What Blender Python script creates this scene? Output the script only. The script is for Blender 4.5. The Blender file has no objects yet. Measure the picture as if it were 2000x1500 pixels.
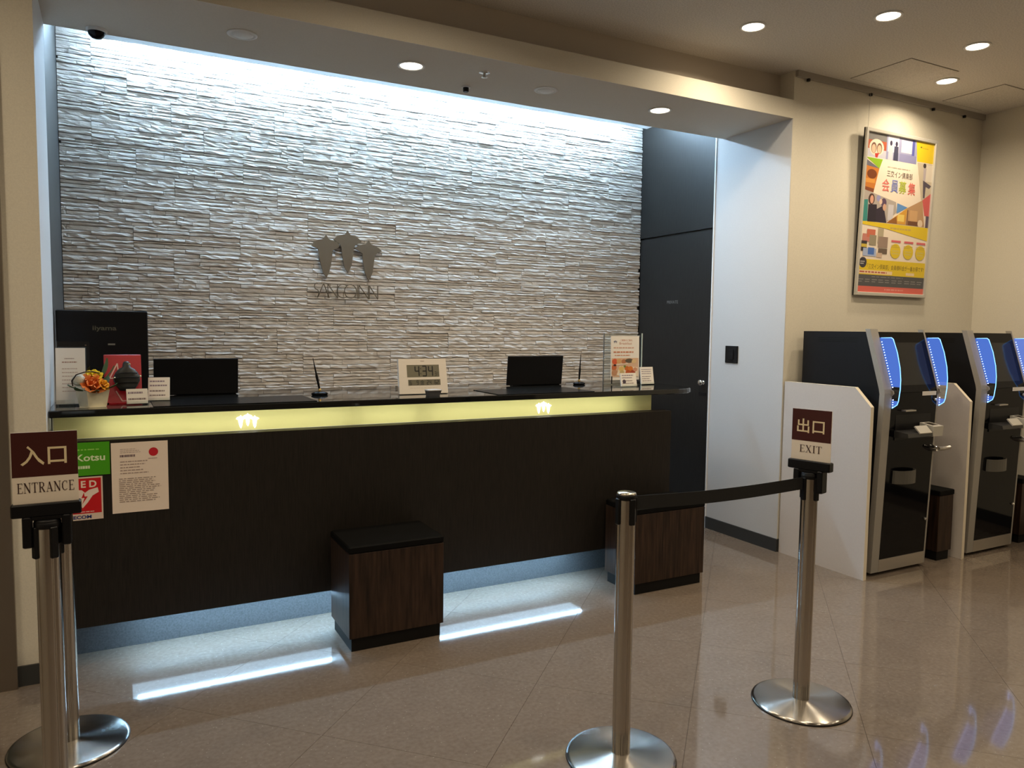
import bpy, math, random
from mathutils import Matrix, Vector
random.seed(7)
sc = bpy.context.scene
col = sc.collection
PI = math.pi

# ------------------------------------------------------------------ camera
yaw, pitch, roll, FPX = -0.48809, -0.07346, 0.011523, 1475.2
cam_data = bpy.data.cameras.new('camera')
cam_data.sensor_width = 36.0
cam_data.lens = FPX / 2000 * 36.0
cam_data.clip_start = 0.05
cam = bpy.data.objects.new('camera', cam_data)
col.objects.link(cam)
fwd = Vector((-math.sin(yaw) * math.cos(pitch), math.cos(yaw) * math.cos(pitch), math.sin(pitch)))
rgt = Vector((math.cos(yaw), math.sin(yaw), 0))
upv = rgt.cross(fwd)
r2 = rgt * math.cos(roll) + upv * math.sin(roll)
u2 = -rgt * math.sin(roll) + upv * math.cos(roll)
m4 = Matrix.Identity(4)
for i in range(3):
    m4[i][0], m4[i][1], m4[i][2] = r2[i], u2[i], -fwd[i]
m4.translation = Vector((0, 0, 1.5))
cam.matrix_world = m4
sc.camera = cam

# ------------------------------------------------------------------ world and exposure
world = bpy.data.worlds.new('world')
world.use_nodes = True
world.node_tree.nodes['Background'].inputs[0].default_value = (0.5, 0.55, 0.6, 1)
world.node_tree.nodes['Background'].inputs[1].default_value = 0.05
sc.world = world
sc.view_settings.view_transform = 'Standard'
sc.view_settings.look = 'None'
sc.view_settings.gamma = 1.0
sc.view_settings.use_curve_mapping = False
sc.view_settings.exposure = 0.0

# light levels of the place
WARM = (1.0, 0.82, 0.58)
COLD = (0.48, 0.73, 1.0)
P_DOWN = 9.0        # watts of one ceiling downlight
P_SOFF = 7.0         # watts of one soffit downlight
E_COVE = 205.0        # cove tube emission
E_KICK = 170.0        # toe-kick strip emission
E_BOX = 9.0         # counter light box tube emission

# ------------------------------------------------------------------ helpers
def srgb(r, g, b):
    f = lambda c: ((c / 255 + 0.055) / 1.055) ** 2.4 if c / 255 > 0.04045 else c / 255 / 12.92
    return (f(r), f(g), f(b))

MATS = {}
def mat(name, color=(0.5, 0.5, 0.5), rough=0.5, metal=0.0, spec=0.5, emit=None, estr=0.0, noise=None, bump=None, coat=0.0):
    """noise=(scale, amount[, stretch xyz]) varies the colour; bump=(scale, strength, distance[, stretch])"""
    if name in MATS:
        return MATS[name]
    m = bpy.data.materials.new(name)
    m.use_nodes = True
    nt = m.node_tree
    b = nt.nodes['Principled BSDF']
    b.inputs['Base Color'].default_value = (*color, 1)
    b.inputs['Roughness'].default_value = rough
    b.inputs['Metallic'].default_value = metal
    b.inputs['Specular IOR Level'].default_value = spec
    b.inputs['Coat Weight'].default_value = coat
    if emit:
        b.inputs['Emission Color'].default_value = (*emit, 1)
        b.inputs['Emission Strength'].default_value = estr
    def pos(st):
        g = nt.nodes.new('ShaderNodeNewGeometry')
        mp = nt.nodes.new('ShaderNodeMapping')
        mp.inputs['Scale'].default_value = st
        nt.links.new(g.outputs['Position'], mp.inputs['Vector'])
        return mp.outputs['Vector']
    if noise:
        st = noise[2] if len(noise) > 2 else (1, 1, 1)
        n = nt.nodes.new('ShaderNodeTexNoise')
        n.inputs['Scale'].default_value = noise[0]
        n.inputs['Detail'].default_value = 6
        nt.links.new(pos(st), n.inputs['Vector'])
        r = nt.nodes.new('ShaderNodeValToRGB')
        a = noise[1]
        r.color_ramp.elements[0].position = 0.3
        r.color_ramp.elements[1].position = 0.72
        r.color_ramp.elements[0].color = (*[max(0, c * (1 - a)) for c in color], 1)
        r.color_ramp.elements[1].color = (*[min(1, c * (1 + a)) for c in color], 1)
        nt.links.new(n.outputs['Fac'], r.inputs['Fac'])
        nt.links.new(r.outputs['Color'], b.inputs['Base Color'])
    if bump:
        st = bump[3] if len(bump) > 3 else (1, 1, 1)
        n = nt.nodes.new('ShaderNodeTexNoise')
        n.inputs['Scale'].default_value = bump[0]
        n.inputs['Detail'].default_value = 4
        nt.links.new(pos(st), n.inputs['Vector'])
        bp = nt.nodes.new('ShaderNodeBump')
        bp.inputs['Strength'].default_value = bump[1]
        bp.inputs['Distance'].default_value = bump[2]
        nt.links.new(n.outputs['Fac'], bp.inputs['Height'])
        nt.links.new(bp.outputs['Normal'], b.inputs['Normal'])
    MATS[name] = m
    return m

def ink(r, g, b):
    return mat('ink_%d_%d_%d' % (r, g, b), srgb(r, g, b), 0.45)

class MB:
    """collects boxes, prisms, lathes and tubes into one mesh"""
    def __init__(s):
        s.v, s.f, s.mi, s.sm = [], [], [], []
    def add(s, vs, fs, mi=0, smooth=False):
        k = len(s.v)
        s.v += [tuple(p) for p in vs]
        s.f += [tuple(i + k for i in f) for f in fs]
        s.mi += [mi] * len(fs)
        s.sm += [smooth] * len(fs)
        return s
    def box(s, x0, x1, y0, y1, z0, z1, mi=0, b=0.0):
        if b > 0:
            # chamfered box: three stacked rings top and bottom
            xs = [(x0 + b, x1 - b, y0 + b, y1 - b)]
            def ring(bx, z):
                return [(x0 + bx + b, y0 + bx, z), (x1 - bx - b, y0 + bx, z), (x1 - bx, y0 + bx + b, z), (x1 - bx, y1 - bx - b, z),
                        (x1 - bx - b, y1 - bx, z), (x0 + bx + b, y1 - bx, z), (x0 + bx, y1 - bx - b, z), (x0 + bx, y0 + bx + b, z)]
            rings = [ring(b, z0), ring(0, z0 + b), ring(0, z1 - b), ring(b, z1)]
            vs = sum(rings, [])
            fs = [tuple(range(7, -1, -1)), tuple(range(24, 32))]
            for r in range(3):
                for i in range(8):
                    j = (i + 1) % 8
                    fs.append((r * 8 + i, r * 8 + j, r * 8 + 8 + j, r * 8 + 8 + i))
            return s.add(vs, fs, mi)
        vs = [(x0, y0, z0), (x1, y0, z0), (x1, y1, z0), (x0, y1, z0), (x0, y0, z1), (x1, y0, z1), (x1, y1, z1), (x0, y1, z1)]
        return s.add(vs, [(3, 2, 1, 0), (4, 5, 6, 7), (0, 1, 5, 4), (1, 2, 6, 5), (2, 3, 7, 6), (3, 0, 4, 7)], mi)
    def prism(s, poly, d, axis='y', lo=0.0, hi=1.0, mi=0):
        """poly in the two other axes, extruded from lo to hi along axis"""
        n = len(poly)
        def P(p, t):
            if axis == 'x': return (t, p[0], p[1])
            if axis == 'y': return (p[0], t, p[1])
            return (p[0], p[1], t)
        vs = [P(p, lo) for p in poly] + [P(p, hi) for p in poly]
        area = sum(poly[i][0] * poly[(i + 1) % n][1] - poly[(i + 1) % n][0] * poly[i][1] for i in range(n))
        flip = (area > 0) == (axis in 'xz')
        a = list(range(n)); bq = list(range(n, 2 * n))
        fs = [tuple(a[::-1]) if flip else tuple(a), tuple(bq) if flip else tuple(bq[::-1])]
        for i in range(n):
            j = (i + 1) % n
            q = (i, j, n + j, n + i)
            fs.append(q if flip else q[::-1])
        return s.add(vs, fs, mi)
    def lathe(s, prof, seg=24, c=(0, 0, 0), axis='z', mi=0, smooth=True, mod=None):
        """prof: (radius, height) from bottom to top"""
        vs, fs = [], []
        for (r, h) in prof:
            for i in range(seg):
                a = 2 * PI * i / seg
                q = r * (mod(a) if mod else 1)
                p = (q * math.cos(a), q * math.sin(a), h)
                if axis == 'x': p = (p[2], p[0], p[1])
                if axis == 'y': p = (p[1], p[2], p[0])
                vs.append((p[0] + c[0], p[1] + c[1], p[2] + c[2]))
        for k in range(len(prof) - 1):
            for i in range(seg):
                j = (i + 1) % seg
                fs.append((k * seg + i, k * seg + j, (k + 1) * seg + j, (k + 1) * seg + i))
        s.add(vs, fs, mi, smooth)
        if prof[0][0] > 1e-6: s.add(vs[:seg], [tuple(range(seg - 1, -1, -1))], mi)
        if prof[-1][0] > 1e-6: s.add(vs[-seg:], [tuple(range(seg))], mi)
        return s
    def tube(s, pts, r, seg=8, mi=0, closed=False):
        pts = [Vector(p) for p in pts]
        vs, fs = [], []
        n = len(pts)
        for k, p in enumerate(pts):
            if closed:
                t = (pts[(k + 1) % n] - pts[k - 1]).normalized()
            else:
                t = (pts[min(k + 1, n - 1)] - pts[max(k - 1, 0)]).normalized()
            a = Vector((0, 0, 1)) if abs(t.z) < 0.9 else Vector((1, 0, 0))
            u = t.cross(a).normalized(); w = t.cross(u)
            rr = r[k] if isinstance(r, (list, tuple)) else r
            for i in range(seg):
                q = 2 * PI * i / seg
                vs.append(tuple(p + u * math.cos(q) * rr + w * math.sin(q) * rr))
        m = n if closed else n - 1
        for k in range(m):
            k2 = (k + 1) % n
            for i in range(seg):
                j = (i + 1) % seg
                fs.append((k * seg + i, k * seg + j, k2 * seg + j, k2 * seg + i))
        if not closed:
            fs.append(tuple(range(seg))); fs.append(tuple((n - 1) * seg + i for i in range(seg - 1, -1, -1)))
        return s.add(vs, fs, mi, True)
    def quad(s, a, b, c, d, mi=0):
        return s.add([a, b, c, d], [(0, 1, 2, 3)], mi)
    def ball(s, c, rx, ry, rz, seg=14, rings=9, mi=0):
        vs, fs = [], []
        for k in range(rings + 1):
            t = PI * k / rings
            for i in range(seg):
                a = 2 * PI * i / seg
                vs.append((c[0] + rx * math.sin(t) * math.cos(a), c[1] + ry * math.sin(t) * math.sin(a), c[2] - rz * math.cos(t)))
        for k in range(rings):
            for i in range(seg):
                j = (i + 1) % seg
                fs.append((k * seg + i, k * seg + j, (k + 1) * seg + j, (k + 1) * seg + i))
        return s.add(vs, fs, mi, True)
    def xf(s, M):
        s.v = [tuple(M @ Vector(p)) for p in s.v]
        return s
    def build(s, name, mats, parent=None):
        me = bpy.data.meshes.new(name)
        me.from_pydata(s.v, [], s.f)
        if not isinstance(mats, (list, tuple)): mats = [mats]
        for m in mats: me.materials.append(m)
        for p, i, sm in zip(me.polygons, s.mi, s.sm):
            p.material_index = i; p.use_smooth = sm
        me.validate(); me.update()
        o = bpy.data.objects.new(name, me)
        col.objects.link(o)
        if parent: o.parent = parent
        return o

def tag(o, label, cat, group=None, kind=None):
    if label: o['label'] = label
    if cat: o['category'] = cat
    if group: o['group'] = group
    if kind: o['kind'] = kind
    return o
def struct(o, label=None, cat=None):
    o['kind'] = 'structure'
    if label: o['label'] = label
    if cat: o['category'] = cat
    return o
def empty(name, loc=(0, 0, 0), rz=0.0, rx=0.0):
    o = bpy.data.objects.new(name, None)
    col.objects.link(o)
    o.empty_display_size = 0.1
    o.location = loc
    o.rotation_euler = (rx, 0, rz)
    return o
def thing(name, label, cat, loc=(0, 0, 0), rz=0.0, group=None, rx=0.0):
    return tag(empty(name, loc, rz, rx), label, cat, group)
def copy_tree(o, parent=None):
    c = o.copy(); col.objects.link(c); c.parent = parent
    for ch in list(o.children): copy_tree(ch, c)
    return c

def text_polys(body, size=1.0, offset=0.0, align='LEFT', spacing=1.0):
    cu = bpy.data.curves.new('tmp', 'FONT')
    cu.body = body; cu.size = size; cu.align_x = align; cu.offset = offset; cu.space_character = spacing
    cu.resolution_u = 3
    o = bpy.data.objects.new('tmp', cu)
    col.objects.link(o)
    bpy.context.view_layer.update()
    ev = o.evaluated_get(bpy.context.evaluated_depsgraph_get())
    me = ev.to_mesh()
    polys = [[(me.vertices[i].co.x, me.vertices[i].co.y) for i in p.vertices] for p in me.polygons]
    ev.to_mesh_clear()
    bpy.data.objects.remove(o); bpy.data.curves.remove(cu)
    return polys
def fit(polys, x0, y0, x1, y1, keep=False):
    xs = [p[0] for q in polys for p in q]; ys = [p[1] for q in polys for p in q]
    ax, bx, ay, by = min(xs), max(xs), min(ys), max(ys)
    sx = (x1 - x0) / max(1e-6, bx - ax); sy = (y1 - y0) / max(1e-6, by - ay)
    if keep: sx = sy = min(sx, sy)
    return [[(x0 + (p[0] - ax) * sx, y0 + (p[1] - ay) * sy) for p in q] for q in polys]
def bar(x0, y0, x1, y1, t):
    dx, dy = x1 - x0, y1 - y0
    l = math.hypot(dx, dy) or 1
    nx, ny = -dy / l * t / 2, dx / l * t / 2
    return [(x0 - nx, y0 - ny), (x1 - nx, y1 - ny), (x1 + nx, y1 + ny), (x0 + nx, y0 + ny)]
def rect(x0, y0, x1, y1):
    return [(x0, y0), (x1, y0), (x1, y1), (x0, y1)]
def ell(cx, cy, rx, ry, n=20):
    return [(cx + rx * math.cos(2 * PI * i / n), cy + ry * math.sin(2 * PI * i / n)) for i in range(n)]

class Print:
    """flat print facing -y, laid out in local x,z; each layer sits 0.15 mm prouder"""
    def __init__(s): s.items = []; s.layer = 0
    def poly(s, p, c, up=True):
        if up: s.layer += 1
        s.items.append((p, c, s.layer)); return s
    def polys(s, ps, c):
        s.layer += 1
        for p in ps: s.items.append((p, c, s.layer))
        return s
    def text(s, body, x0, y0, x1, y1, c, keep=False, offset=0.0):
        return s.polys(fit(text_polys(body, 1.0, offset), x0, y0, x1, y1, keep), c)
    def lines(s, x0, y0, x1, y1, n, c, duty=0.4, seed=1):
        """rows of tiny broken strokes, too small to read"""
        rr = random.Random(seed); ps = []
        for i in range(n):
            yy = y1 - (y1 - y0) * (i + 0.5) / n; h = (y1 - y0) / n * duty
            x = x0; end = x1 - rr.random() * (x1 - x0) * 0.35
            while x < end:
                w = (x1 - x0) * rr.uniform(0.04, 0.16)
                ps.append(rect(x, yy - h / 2, min(x + w, end), yy + h / 2)); x += w + (x1 - x0) * 0.025
        return s.polys(ps, c)
    def build(s, name, parent, y=0.0, step=0.00015):
        mb = MB(); mats = []; step = min(step, 0.003 / max(1, s.layer))
        for p, c, l in s.items:
            m = ink(*c)
            if m not in mats: mats.append(m)
            a = sum(p[i][0] * p[(i + 1) % len(p)][1] - p[(i + 1) % len(p)][0] * p[i][1] for i in range(len(p)))
            q = p if a > 0 else p[::-1]
            mb.add([(k[0], y - l * step, k[1]) for k in q], [tuple(range(len(q)))], mats.index(m))
        o = mb.build(name, mats, parent)
        if len(s.items) > 6 and name not in ('sign_print', 'poster_print', 'sticker_print'): o['kind'] = 'stuff'
        return o

SERIF = {
    'E': (0.62, [bar(.14, 0, .14, 1, .13), bar(0, .97, .56, .97, .05), bar(0, .03, .58, .03, .05), bar(.14, .52, .42, .52, .05), bar(.545, .80, .545, .98, .05), bar(.57, .02, .57, .22, .05), bar(.42, .42, .42, .62, .04)]),
    'N': (0.78, [bar(.12, 0, .12, 1, .055), bar(.66, 0, .66, 1, .055), bar(.10, .98, .66, .02, .14), bar(0, .03, .24, .03, .05), bar(0, .97, .2, .97, .05), bar(.54, .97, .78, .97, .05)]),
    'T': (0.68, [bar(.34, 0, .34, 1, .13), bar(0, .97, .68, .97, .05), bar(.2, .03, .48, .03, .05), bar(.025, .78, .025, .98, .05), bar(.655, .78, .655, .98, .05)]),
    'R': (0.72, [bar(.14, 0, .14, 1, .13), bar(0, .03, .28, .03, .05), bar(0, .97, .4, .97, .05), bar(.14, .5, .4, .5, .05), bar(.4, .97, .53, .86, .07), bar(.53, .88, .53, .6, .12), bar(.53, .62, .4, .5, .07), bar(.32, .5, .6, .03, .13), bar(.5, .03, .72, .03, .05)]),
    'A': (0.76, [bar(.1, .02, .38, .98, .05), bar(.36, .98, .64, .02, .14), bar(.2, .33, .54, .33, .05), bar(0, .03, .24, .03, .05), bar(.5, .03, .76, .03, .05)]),
    'C': (0.72, [bar(.1, .3, .1, .7, .13), bar(.1, .68, .22, .9, .1), bar(.22, .9, .4, .97, .06), bar(.38, .97, .58, .88, .05), bar(.1, .32, .22, .1, .1), bar(.22, .1, .4, .03, .06), bar(.38, .03, .64, .16, .05), bar(.6, .7, .6, .98, .05)]),
    'X': (0.76, [bar(.12, .98, .62, .02, .14), bar(.62, .98, .12, .02, .05), bar(0, .97, .26, .97, .05), bar(.5, .97, .74, .97, .05), bar(0, .03, .24, .03, .05), bar(.48, .03, .76, .03, .05)]),
    'I': (0.34, [bar(.17, 0, .17, 1, .13), bar(.02, .97, .32, .97, .05), bar(.02, .03, .32, .03, .05)]),
}
def serif_polys(word, gap=0.1):
    x = 0; out = []
    for ch in word:
        w, ps = SERIF[ch]
        out += [[(p[0] + x, p[1]) for p in q] for q in ps]
        x += w + gap
    return out

SEG = {'0': 'abcdef', '1': 'bc', '2': 'abged', '3': 'abgcd', '4': 'fgbc', '5': 'afgcd', '6': 'afgedc', '7': 'abc', '8': 'abcdefg', '9': 'abfgcd'}
def seven(ch, x, y, w, h, t):
    k = {'a': (0, 1, 1, 1), 'g': (0, .5, 1, .5), 'd': (0, 0, 1, 0), 'f': (0, .5, 0, 1), 'b': (1, .5, 1, 1), 'e': (0, 0, 0, .5), 'c': (1, 0, 1, .5)}
    return [bar(x + k[q][0] * w, y + k[q][1] * h, x + k[q][2] * w, y + k[q][3] * h, t) for q in SEG[ch]]

SPROUT = [
    [(303, 160), (325, 192), (355, 203), (385, 208), (405, 232), (395, 255), (352, 275), (347, 330), (338, 390), (325, 440), (305, 482), (280, 440), (262, 380), (250, 310), (243, 268), (195, 250), (215, 215), (250, 200), (283, 193)],
    [(468, 118), (490, 150), (520, 158), (550, 170), (578, 198), (530, 222), (515, 250), (508, 310), (498, 380), (470, 438), (442, 395), (428, 320), (420, 250), (408, 225), (360, 192), (385, 168), (420, 155), (450, 148)],
    [(632, 182), (655, 215), (690, 225), (715, 238), (738, 260), (695, 282), (680, 300), (675, 345), (663, 430), (632, 495), (602, 430), (588, 350), (582, 285), (558, 268), (525, 250), (548, 230), (580, 218), (612, 213)],
]
def sprout(cx, cz, width):
    k = width / (738 - 195)
    return [[(cx + (p[0] - 466) * k, cz - (p[1] - 300) * k) for p in q] for q in SPROUT]

# ------------------------------------------------------------------ materials
def floor_material():
    m = bpy.data.materials.new('polished_terrazzo'); m.use_nodes = True
    nt = m.node_tree; b = nt.nodes['Principled BSDF']
    g = nt.nodes.new('ShaderNodeNewGeometry')
    n = nt.nodes.new('ShaderNodeTexNoise'); n.inputs['Scale'].default_value = 55; n.inputs['Detail'].default_value = 8
    n2 = nt.nodes.new('ShaderNodeTexNoise'); n2.inputs['Scale'].default_value = 6; n2.inputs['Detail'].default_value = 4
    v = nt.nodes.new('ShaderNodeTexVoronoi'); v.inputs['Scale'].default_value = 42
    for t in (n, n2, v): nt.links.new(g.outputs['Position'], t.inputs['Vector'])
    r = nt.nodes.new('ShaderNodeValToRGB')
    r.color_ramp.elements[0].position = 0.3; r.color_ramp.elements[1].position = 0.75
    r.color_ramp.elements[0].color = (0.165, 0.133, 0.107, 1); r.color_ramp.elements[1].color = (0.212, 0.174, 0.143, 1)
    nt.links.new(n.outputs['Fac'], r.inputs['Fac'])
    r2 = nt.nodes.new('ShaderNodeValToRGB')
    r2.color_ramp.elements[0].color = (0.85, 0.83, 0.82, 1); r2.color_ramp.elements[1].color = (1.1, 1.08, 1.06, 1)
    nt.links.new(n2.outputs['Fac'], r2.inputs['Fac'])
    mul = nt.nodes.new('ShaderNodeMix'); mul.data_type = 'RGBA'; mul.blend_type = 'MULTIPLY'; mul.inputs[0].default_value = 1
    nt.links.new(r.outputs['Color'], mul.inputs[6]); nt.links.new(r2.outputs['Color'], mul.inputs[7])
    rs = nt.nodes.new('ShaderNodeValToRGB')
    rs.color_ramp.elements[0].position = 0.0; rs.color_ramp.elements[1].position = 0.13
    rs.color_ramp.elements[0].color = (1, 1, 1, 1); rs.color_ramp.elements[1].color = (0, 0, 0, 1)
    nt.links.new(v.outputs['Distance'], rs.inputs['Fac'])
    sp = nt.nodes.new('ShaderNodeMix'); sp.data_type = 'RGBA'
    sp.inputs[7].default_value = (0.36, 0.32, 0.27, 1)
    nt.links.new(rs.outputs['Color'], sp.inputs[0]); nt.links.new(mul.outputs[2], sp.inputs[6])
    nt.links.new(sp.outputs[2], b.inputs['Base Color'])
    b.inputs['Roughness'].default_value = 0.06
    b.inputs['Specular IOR Level'].default_value = 0.95
    return m
M_FLOOR = floor_material()
M_GROUT = mat('dark_grout', (0.06, 0.05, 0.04), 0.9)
M_WALL = mat('cream_wallpaper', (0.70, 0.66, 0.56), 0.85, noise=(180, 0.05), bump=(260, 0.25, 0.0008))
M_JAMB = mat('white_wallpaper', (0.60, 0.60, 0.60), 0.85, noise=(160, 0.03), bump=(260, 0.2, 0.0008))
M_CEIL = mat('speckled_ceiling_board', (0.66, 0.62, 0.56), 0.95, noise=(120, 0.16), bump=(150, 0.3, 0.001))
M_SOFF = mat('soffit_paint', (0.60, 0.54, 0.46), 0.9, noise=(200, 0.04))
M_STONE = mat('split_stone', (0.68, 0.62, 0.56), 0.9, noise=(9, 0.16, (1, 1, 9)), bump=(75, 0.5, 0.005, (1, 1, 2.2)))
M_DARKP = mat('charcoal_wood_panel', (0.014, 0.013, 0.012), 0.42, spec=0.3, noise=(26, 0.3, (8, 8, 0.4)))
M_SIDEP = mat('grey_wood_panel', (0.045, 0.045, 0.045), 0.5, noise=(26, 0.25, (8, 8, 0.4)))
M_COUNT = mat('dark_counter_wood', (0.0125, 0.0098, 0.0075), 0.5, noise=(40, 0.5, (9, 9, 0.25)), spec=0.3)
M_STOOL = mat('brown_stool_wood', (0.031, 0.0165, 0.010), 0.45, spec=0.3, noise=(14, 0.65, (5, 5, 0.35)))
M_PLINTH = mat('black_plinth', (0.006, 0.0055, 0.005), 0.6, spec=0.2)
M_CUSH = mat('black_leatherette', (0.005, 0.005, 0.005), 0.6, spec=0.06, bump=(300, 0.2, 0.0005))
M_GRAN = mat('black_polished_granite', (0.008, 0.009, 0.009), 0.045, spec=0.85)
M_BASEB = mat('dark_grey_skirting', (0.035, 0.037, 0.037), 0.5)
M_STEEL = mat('brushed_steel', (0.52, 0.48, 0.42), 0.19, 1.0)
M_FRAME = mat('bronze_steel', (0.33, 0.29, 0.24), 0.38, 1.0)
M_CHROME = mat('chrome', (0.8, 0.8, 0.8), 0.08, 1.0)
M_ALU = mat('satin_aluminium', (0.56, 0.53, 0.48), 0.38, 0.9)
M_BLACKP = mat('black_plastic', (0.005, 0.005, 0.006), 0.4, spec=0.25)
M_BLACKG = mat('black_gloss_panel', (0.003, 0.003, 0.004), 0.06, spec=0.14)
M_BODY = mat('black_sheet_metal', (0.007, 0.007, 0.008), 0.45, spec=0.25)
M_SCREEN = mat('dark_screen', (0.010, 0.011, 0.012), 0.12, spec=0.35)
M_WHITEB = mat('white_laminate', (0.62, 0.57, 0.53), 0.55, noise=(90, 0.02))
M_PAPER = mat('white_paper', (0.80, 0.76, 0.70), 0.7)
M_WHITEP = mat('white_plastic', (0.74, 0.73, 0.70), 0.45)
M_BEIGEP = mat('beige_plastic', (0.50, 0.48, 0.42), 0.45)
M_POT = mat('cream_ceramic', (0.72, 0.66, 0.48), 0.35)
M_WOODCLK = mat('pale_beige_plastic', (0.84, 0.78, 0.70), 0.5)
M_BELT = mat('black_webbing', (0.006, 0.006, 0.006), 0.8, bump=(900, 0.3, 0.0004))
M_MAT = mat('black_mat', (0.006, 0.006, 0.006), 0.25, spec=0.03)
M_RED = mat('red_plastic', (0.42, 0.012, 0.022), 0.3)

def radial_steel():
    m = bpy.data.materials.new('radial_brushed_steel'); m.use_nodes = True
    b = m.node_tree.nodes['Principled BSDF']
    b.inputs['Base Color'].default_value = (0.42, 0.40, 0.37, 1); b.inputs['Metallic'].default_value = 1
    b.inputs['Roughness'].default_value = 0.24; b.inputs['Anisotropic'].default_value = 0.9; b.inputs['Anisotropic Rotation'].default_value = 0.25
    t = m.node_tree.nodes.new('ShaderNodeTangent'); t.direction_type = 'RADIAL'; t.axis = 'Z'
    m.node_tree.links.new(t.outputs[0], b.inputs['Tangent'])
    return m
M_DISC = radial_steel()

def clear_mat(name, tint=(0.95, 0.97, 0.96), gloss=0.07, rough=0.03):
    m = bpy.data.materials.new(name); m.use_nodes = True
    nt = m.node_tree; nt.nodes.clear()
    o = nt.nodes.new('ShaderNodeOutputMaterial'); mx = nt.nodes.new('ShaderNodeMixShader')
    tr = nt.nodes.new('ShaderNodeBsdfTransparent'); gl = nt.nodes.new('ShaderNodeBsdfGlossy')
    tr.inputs[0].default_value = (*tint, 1); gl.inputs['Roughness'].default_value = rough
    mx.inputs[0].default_value = gloss
    nt.links.new(tr.outputs[0], mx.inputs[1]); nt.links.new(gl.outputs[0], mx.inputs[2]); nt.links.new(mx.outputs[0], o.inputs[0])
    return m
M_ACRYL = clear_mat('clear_acrylic')
M_GLASS = clear_mat('door_glass', (0.72, 0.78, 0.78), 0.12)
def lit_acrylic(name, color, strength, clear):
    m = bpy.data.materials.new(name); m.use_nodes = True
    nt = m.node_tree; nt.nodes.clear()
    o = nt.nodes.new('ShaderNodeOutputMaterial'); mx = nt.nodes.new('ShaderNodeMixShader')
    tr = nt.nodes.new('ShaderNodeBsdfTransparent'); em = nt.nodes.new('ShaderNodeEmission')
    em.inputs[0].default_value = (*color, 1); em.inputs[1].default_value = strength
    mx.inputs[0].default_value = 1 - clear
    nt.links.new(tr.outputs[0], mx.inputs[1]); nt.links.new(em.outputs[0], mx.inputs[2]); nt.links.new(mx.outputs[0], o.inputs[0])
    return m
M_BLUE = lit_acrylic('edge_lit_blue_acrylic', (0.11, 0.25, 0.90), 0.85, 0.42)
M_BEDGE = mat('blue_glowing_edge', (0.1, 0.3, 0.8), 0.4, emit=(0.20, 0.50, 1.0), estr=2.2)
M_LED = mat('led_dot', (0.6, 0.7, 1), 0.4, emit=(0.45, 0.55, 1.0), estr=6.0)
M_TUBE = mat('cove_tube_glow', (1, 1, 1), 0.5, emit=COLD, estr=E_COVE)
M_KICKL = mat('kick_strip_glow', (1, 1, 1), 0.5, emit=(0.42, 0.72, 1.0), estr=E_KICK)
M_BOXL = mat('light_box_tube_glow', (1, 1, 1), 0.5, emit=(1.0, 0.97, 0.82), estr=E_BOX)
M_DOWN = mat('downlight_glow', (1, 1, 1), 0.5, emit=(1.0, 0.86, 0.66), estr=14.0)
M_EMBL = mat('backlit_white_emblem', (1, 1, 1), 0.5, emit=(1.0, 1.0, 0.92), estr=3.0)

def diffuser():
    m = bpy.data.materials.new('olive_yellow_diffuser'); m.use_nodes = True
    nt = m.node_tree; nt.nodes.clear()
    o = nt.nodes.new('ShaderNodeOutputMaterial'); mx = nt.nodes.new('ShaderNodeMixShader'); m2 = nt.nodes.new('ShaderNodeMixShader')
    tl = nt.nodes.new('ShaderNodeBsdfTranslucent'); tl.inputs[0].default_value = (0.80, 0.77, 0.36, 1)
    df = nt.nodes.new('ShaderNodeBsdfDiffuse'); df.inputs[0].default_value = (0.62, 0.58, 0.30, 1)
    gl = nt.nodes.new('ShaderNodeBsdfGlossy'); gl.inputs['Roughness'].default_value = 0.1
    mx.inputs[0].default_value = 0.45; m2.inputs[0].default_value = 0.04
    nt.links.new(tl.outputs[0], mx.inputs[1]); nt.links.new(df.outputs[0], mx.inputs[2])
    nt.links.new(mx.outputs[0], m2.inputs[1]); nt.links.new(gl.outputs[0], m2.inputs[2]); nt.links.new(m2.outputs[0], o.inputs[0])
    return m
M_DIFF = diffuser()
def opal():
    m = bpy.data.materials.new('opal_acrylic'); m.use_nodes = True
    nt = m.node_tree; nt.nodes.clear()
    o = nt.nodes.new('ShaderNodeOutputMaterial'); mx = nt.nodes.new('ShaderNodeMixShader')
    tl = nt.nodes.new('ShaderNodeBsdfTranslucent'); tl.inputs[0].default_value = (0.85, 0.88, 0.9, 1)
    df = nt.nodes.new('ShaderNodeBsdfDiffuse'); df.inputs[0].default_value = (0.85, 0.87, 0.88, 1)
    mx.inputs[0].default_value = 0.4
    nt.links.new(tl.outputs[0], mx.inputs[1]); nt.links.new(df.outputs[0], mx.inputs[2]); nt.links.new(mx.outputs[0], o.inputs[0])
    return m

# ------------------------------------------------------------------ room dimensions
XL, XR = -3.0, 6.06          # lobby side walls
YF, YP = -3.2, 3.62          # wall behind the camera, plane of the poster wall and fascia
YS = 5.22                    # stone wall
ZC = 3.20                    # lobby ceiling
XA, XB = -0.243, 3.985       # alcove sides
ZS = 2.893                   # underside of the soffit
ZT = 3.46                    # top of the cove

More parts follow.
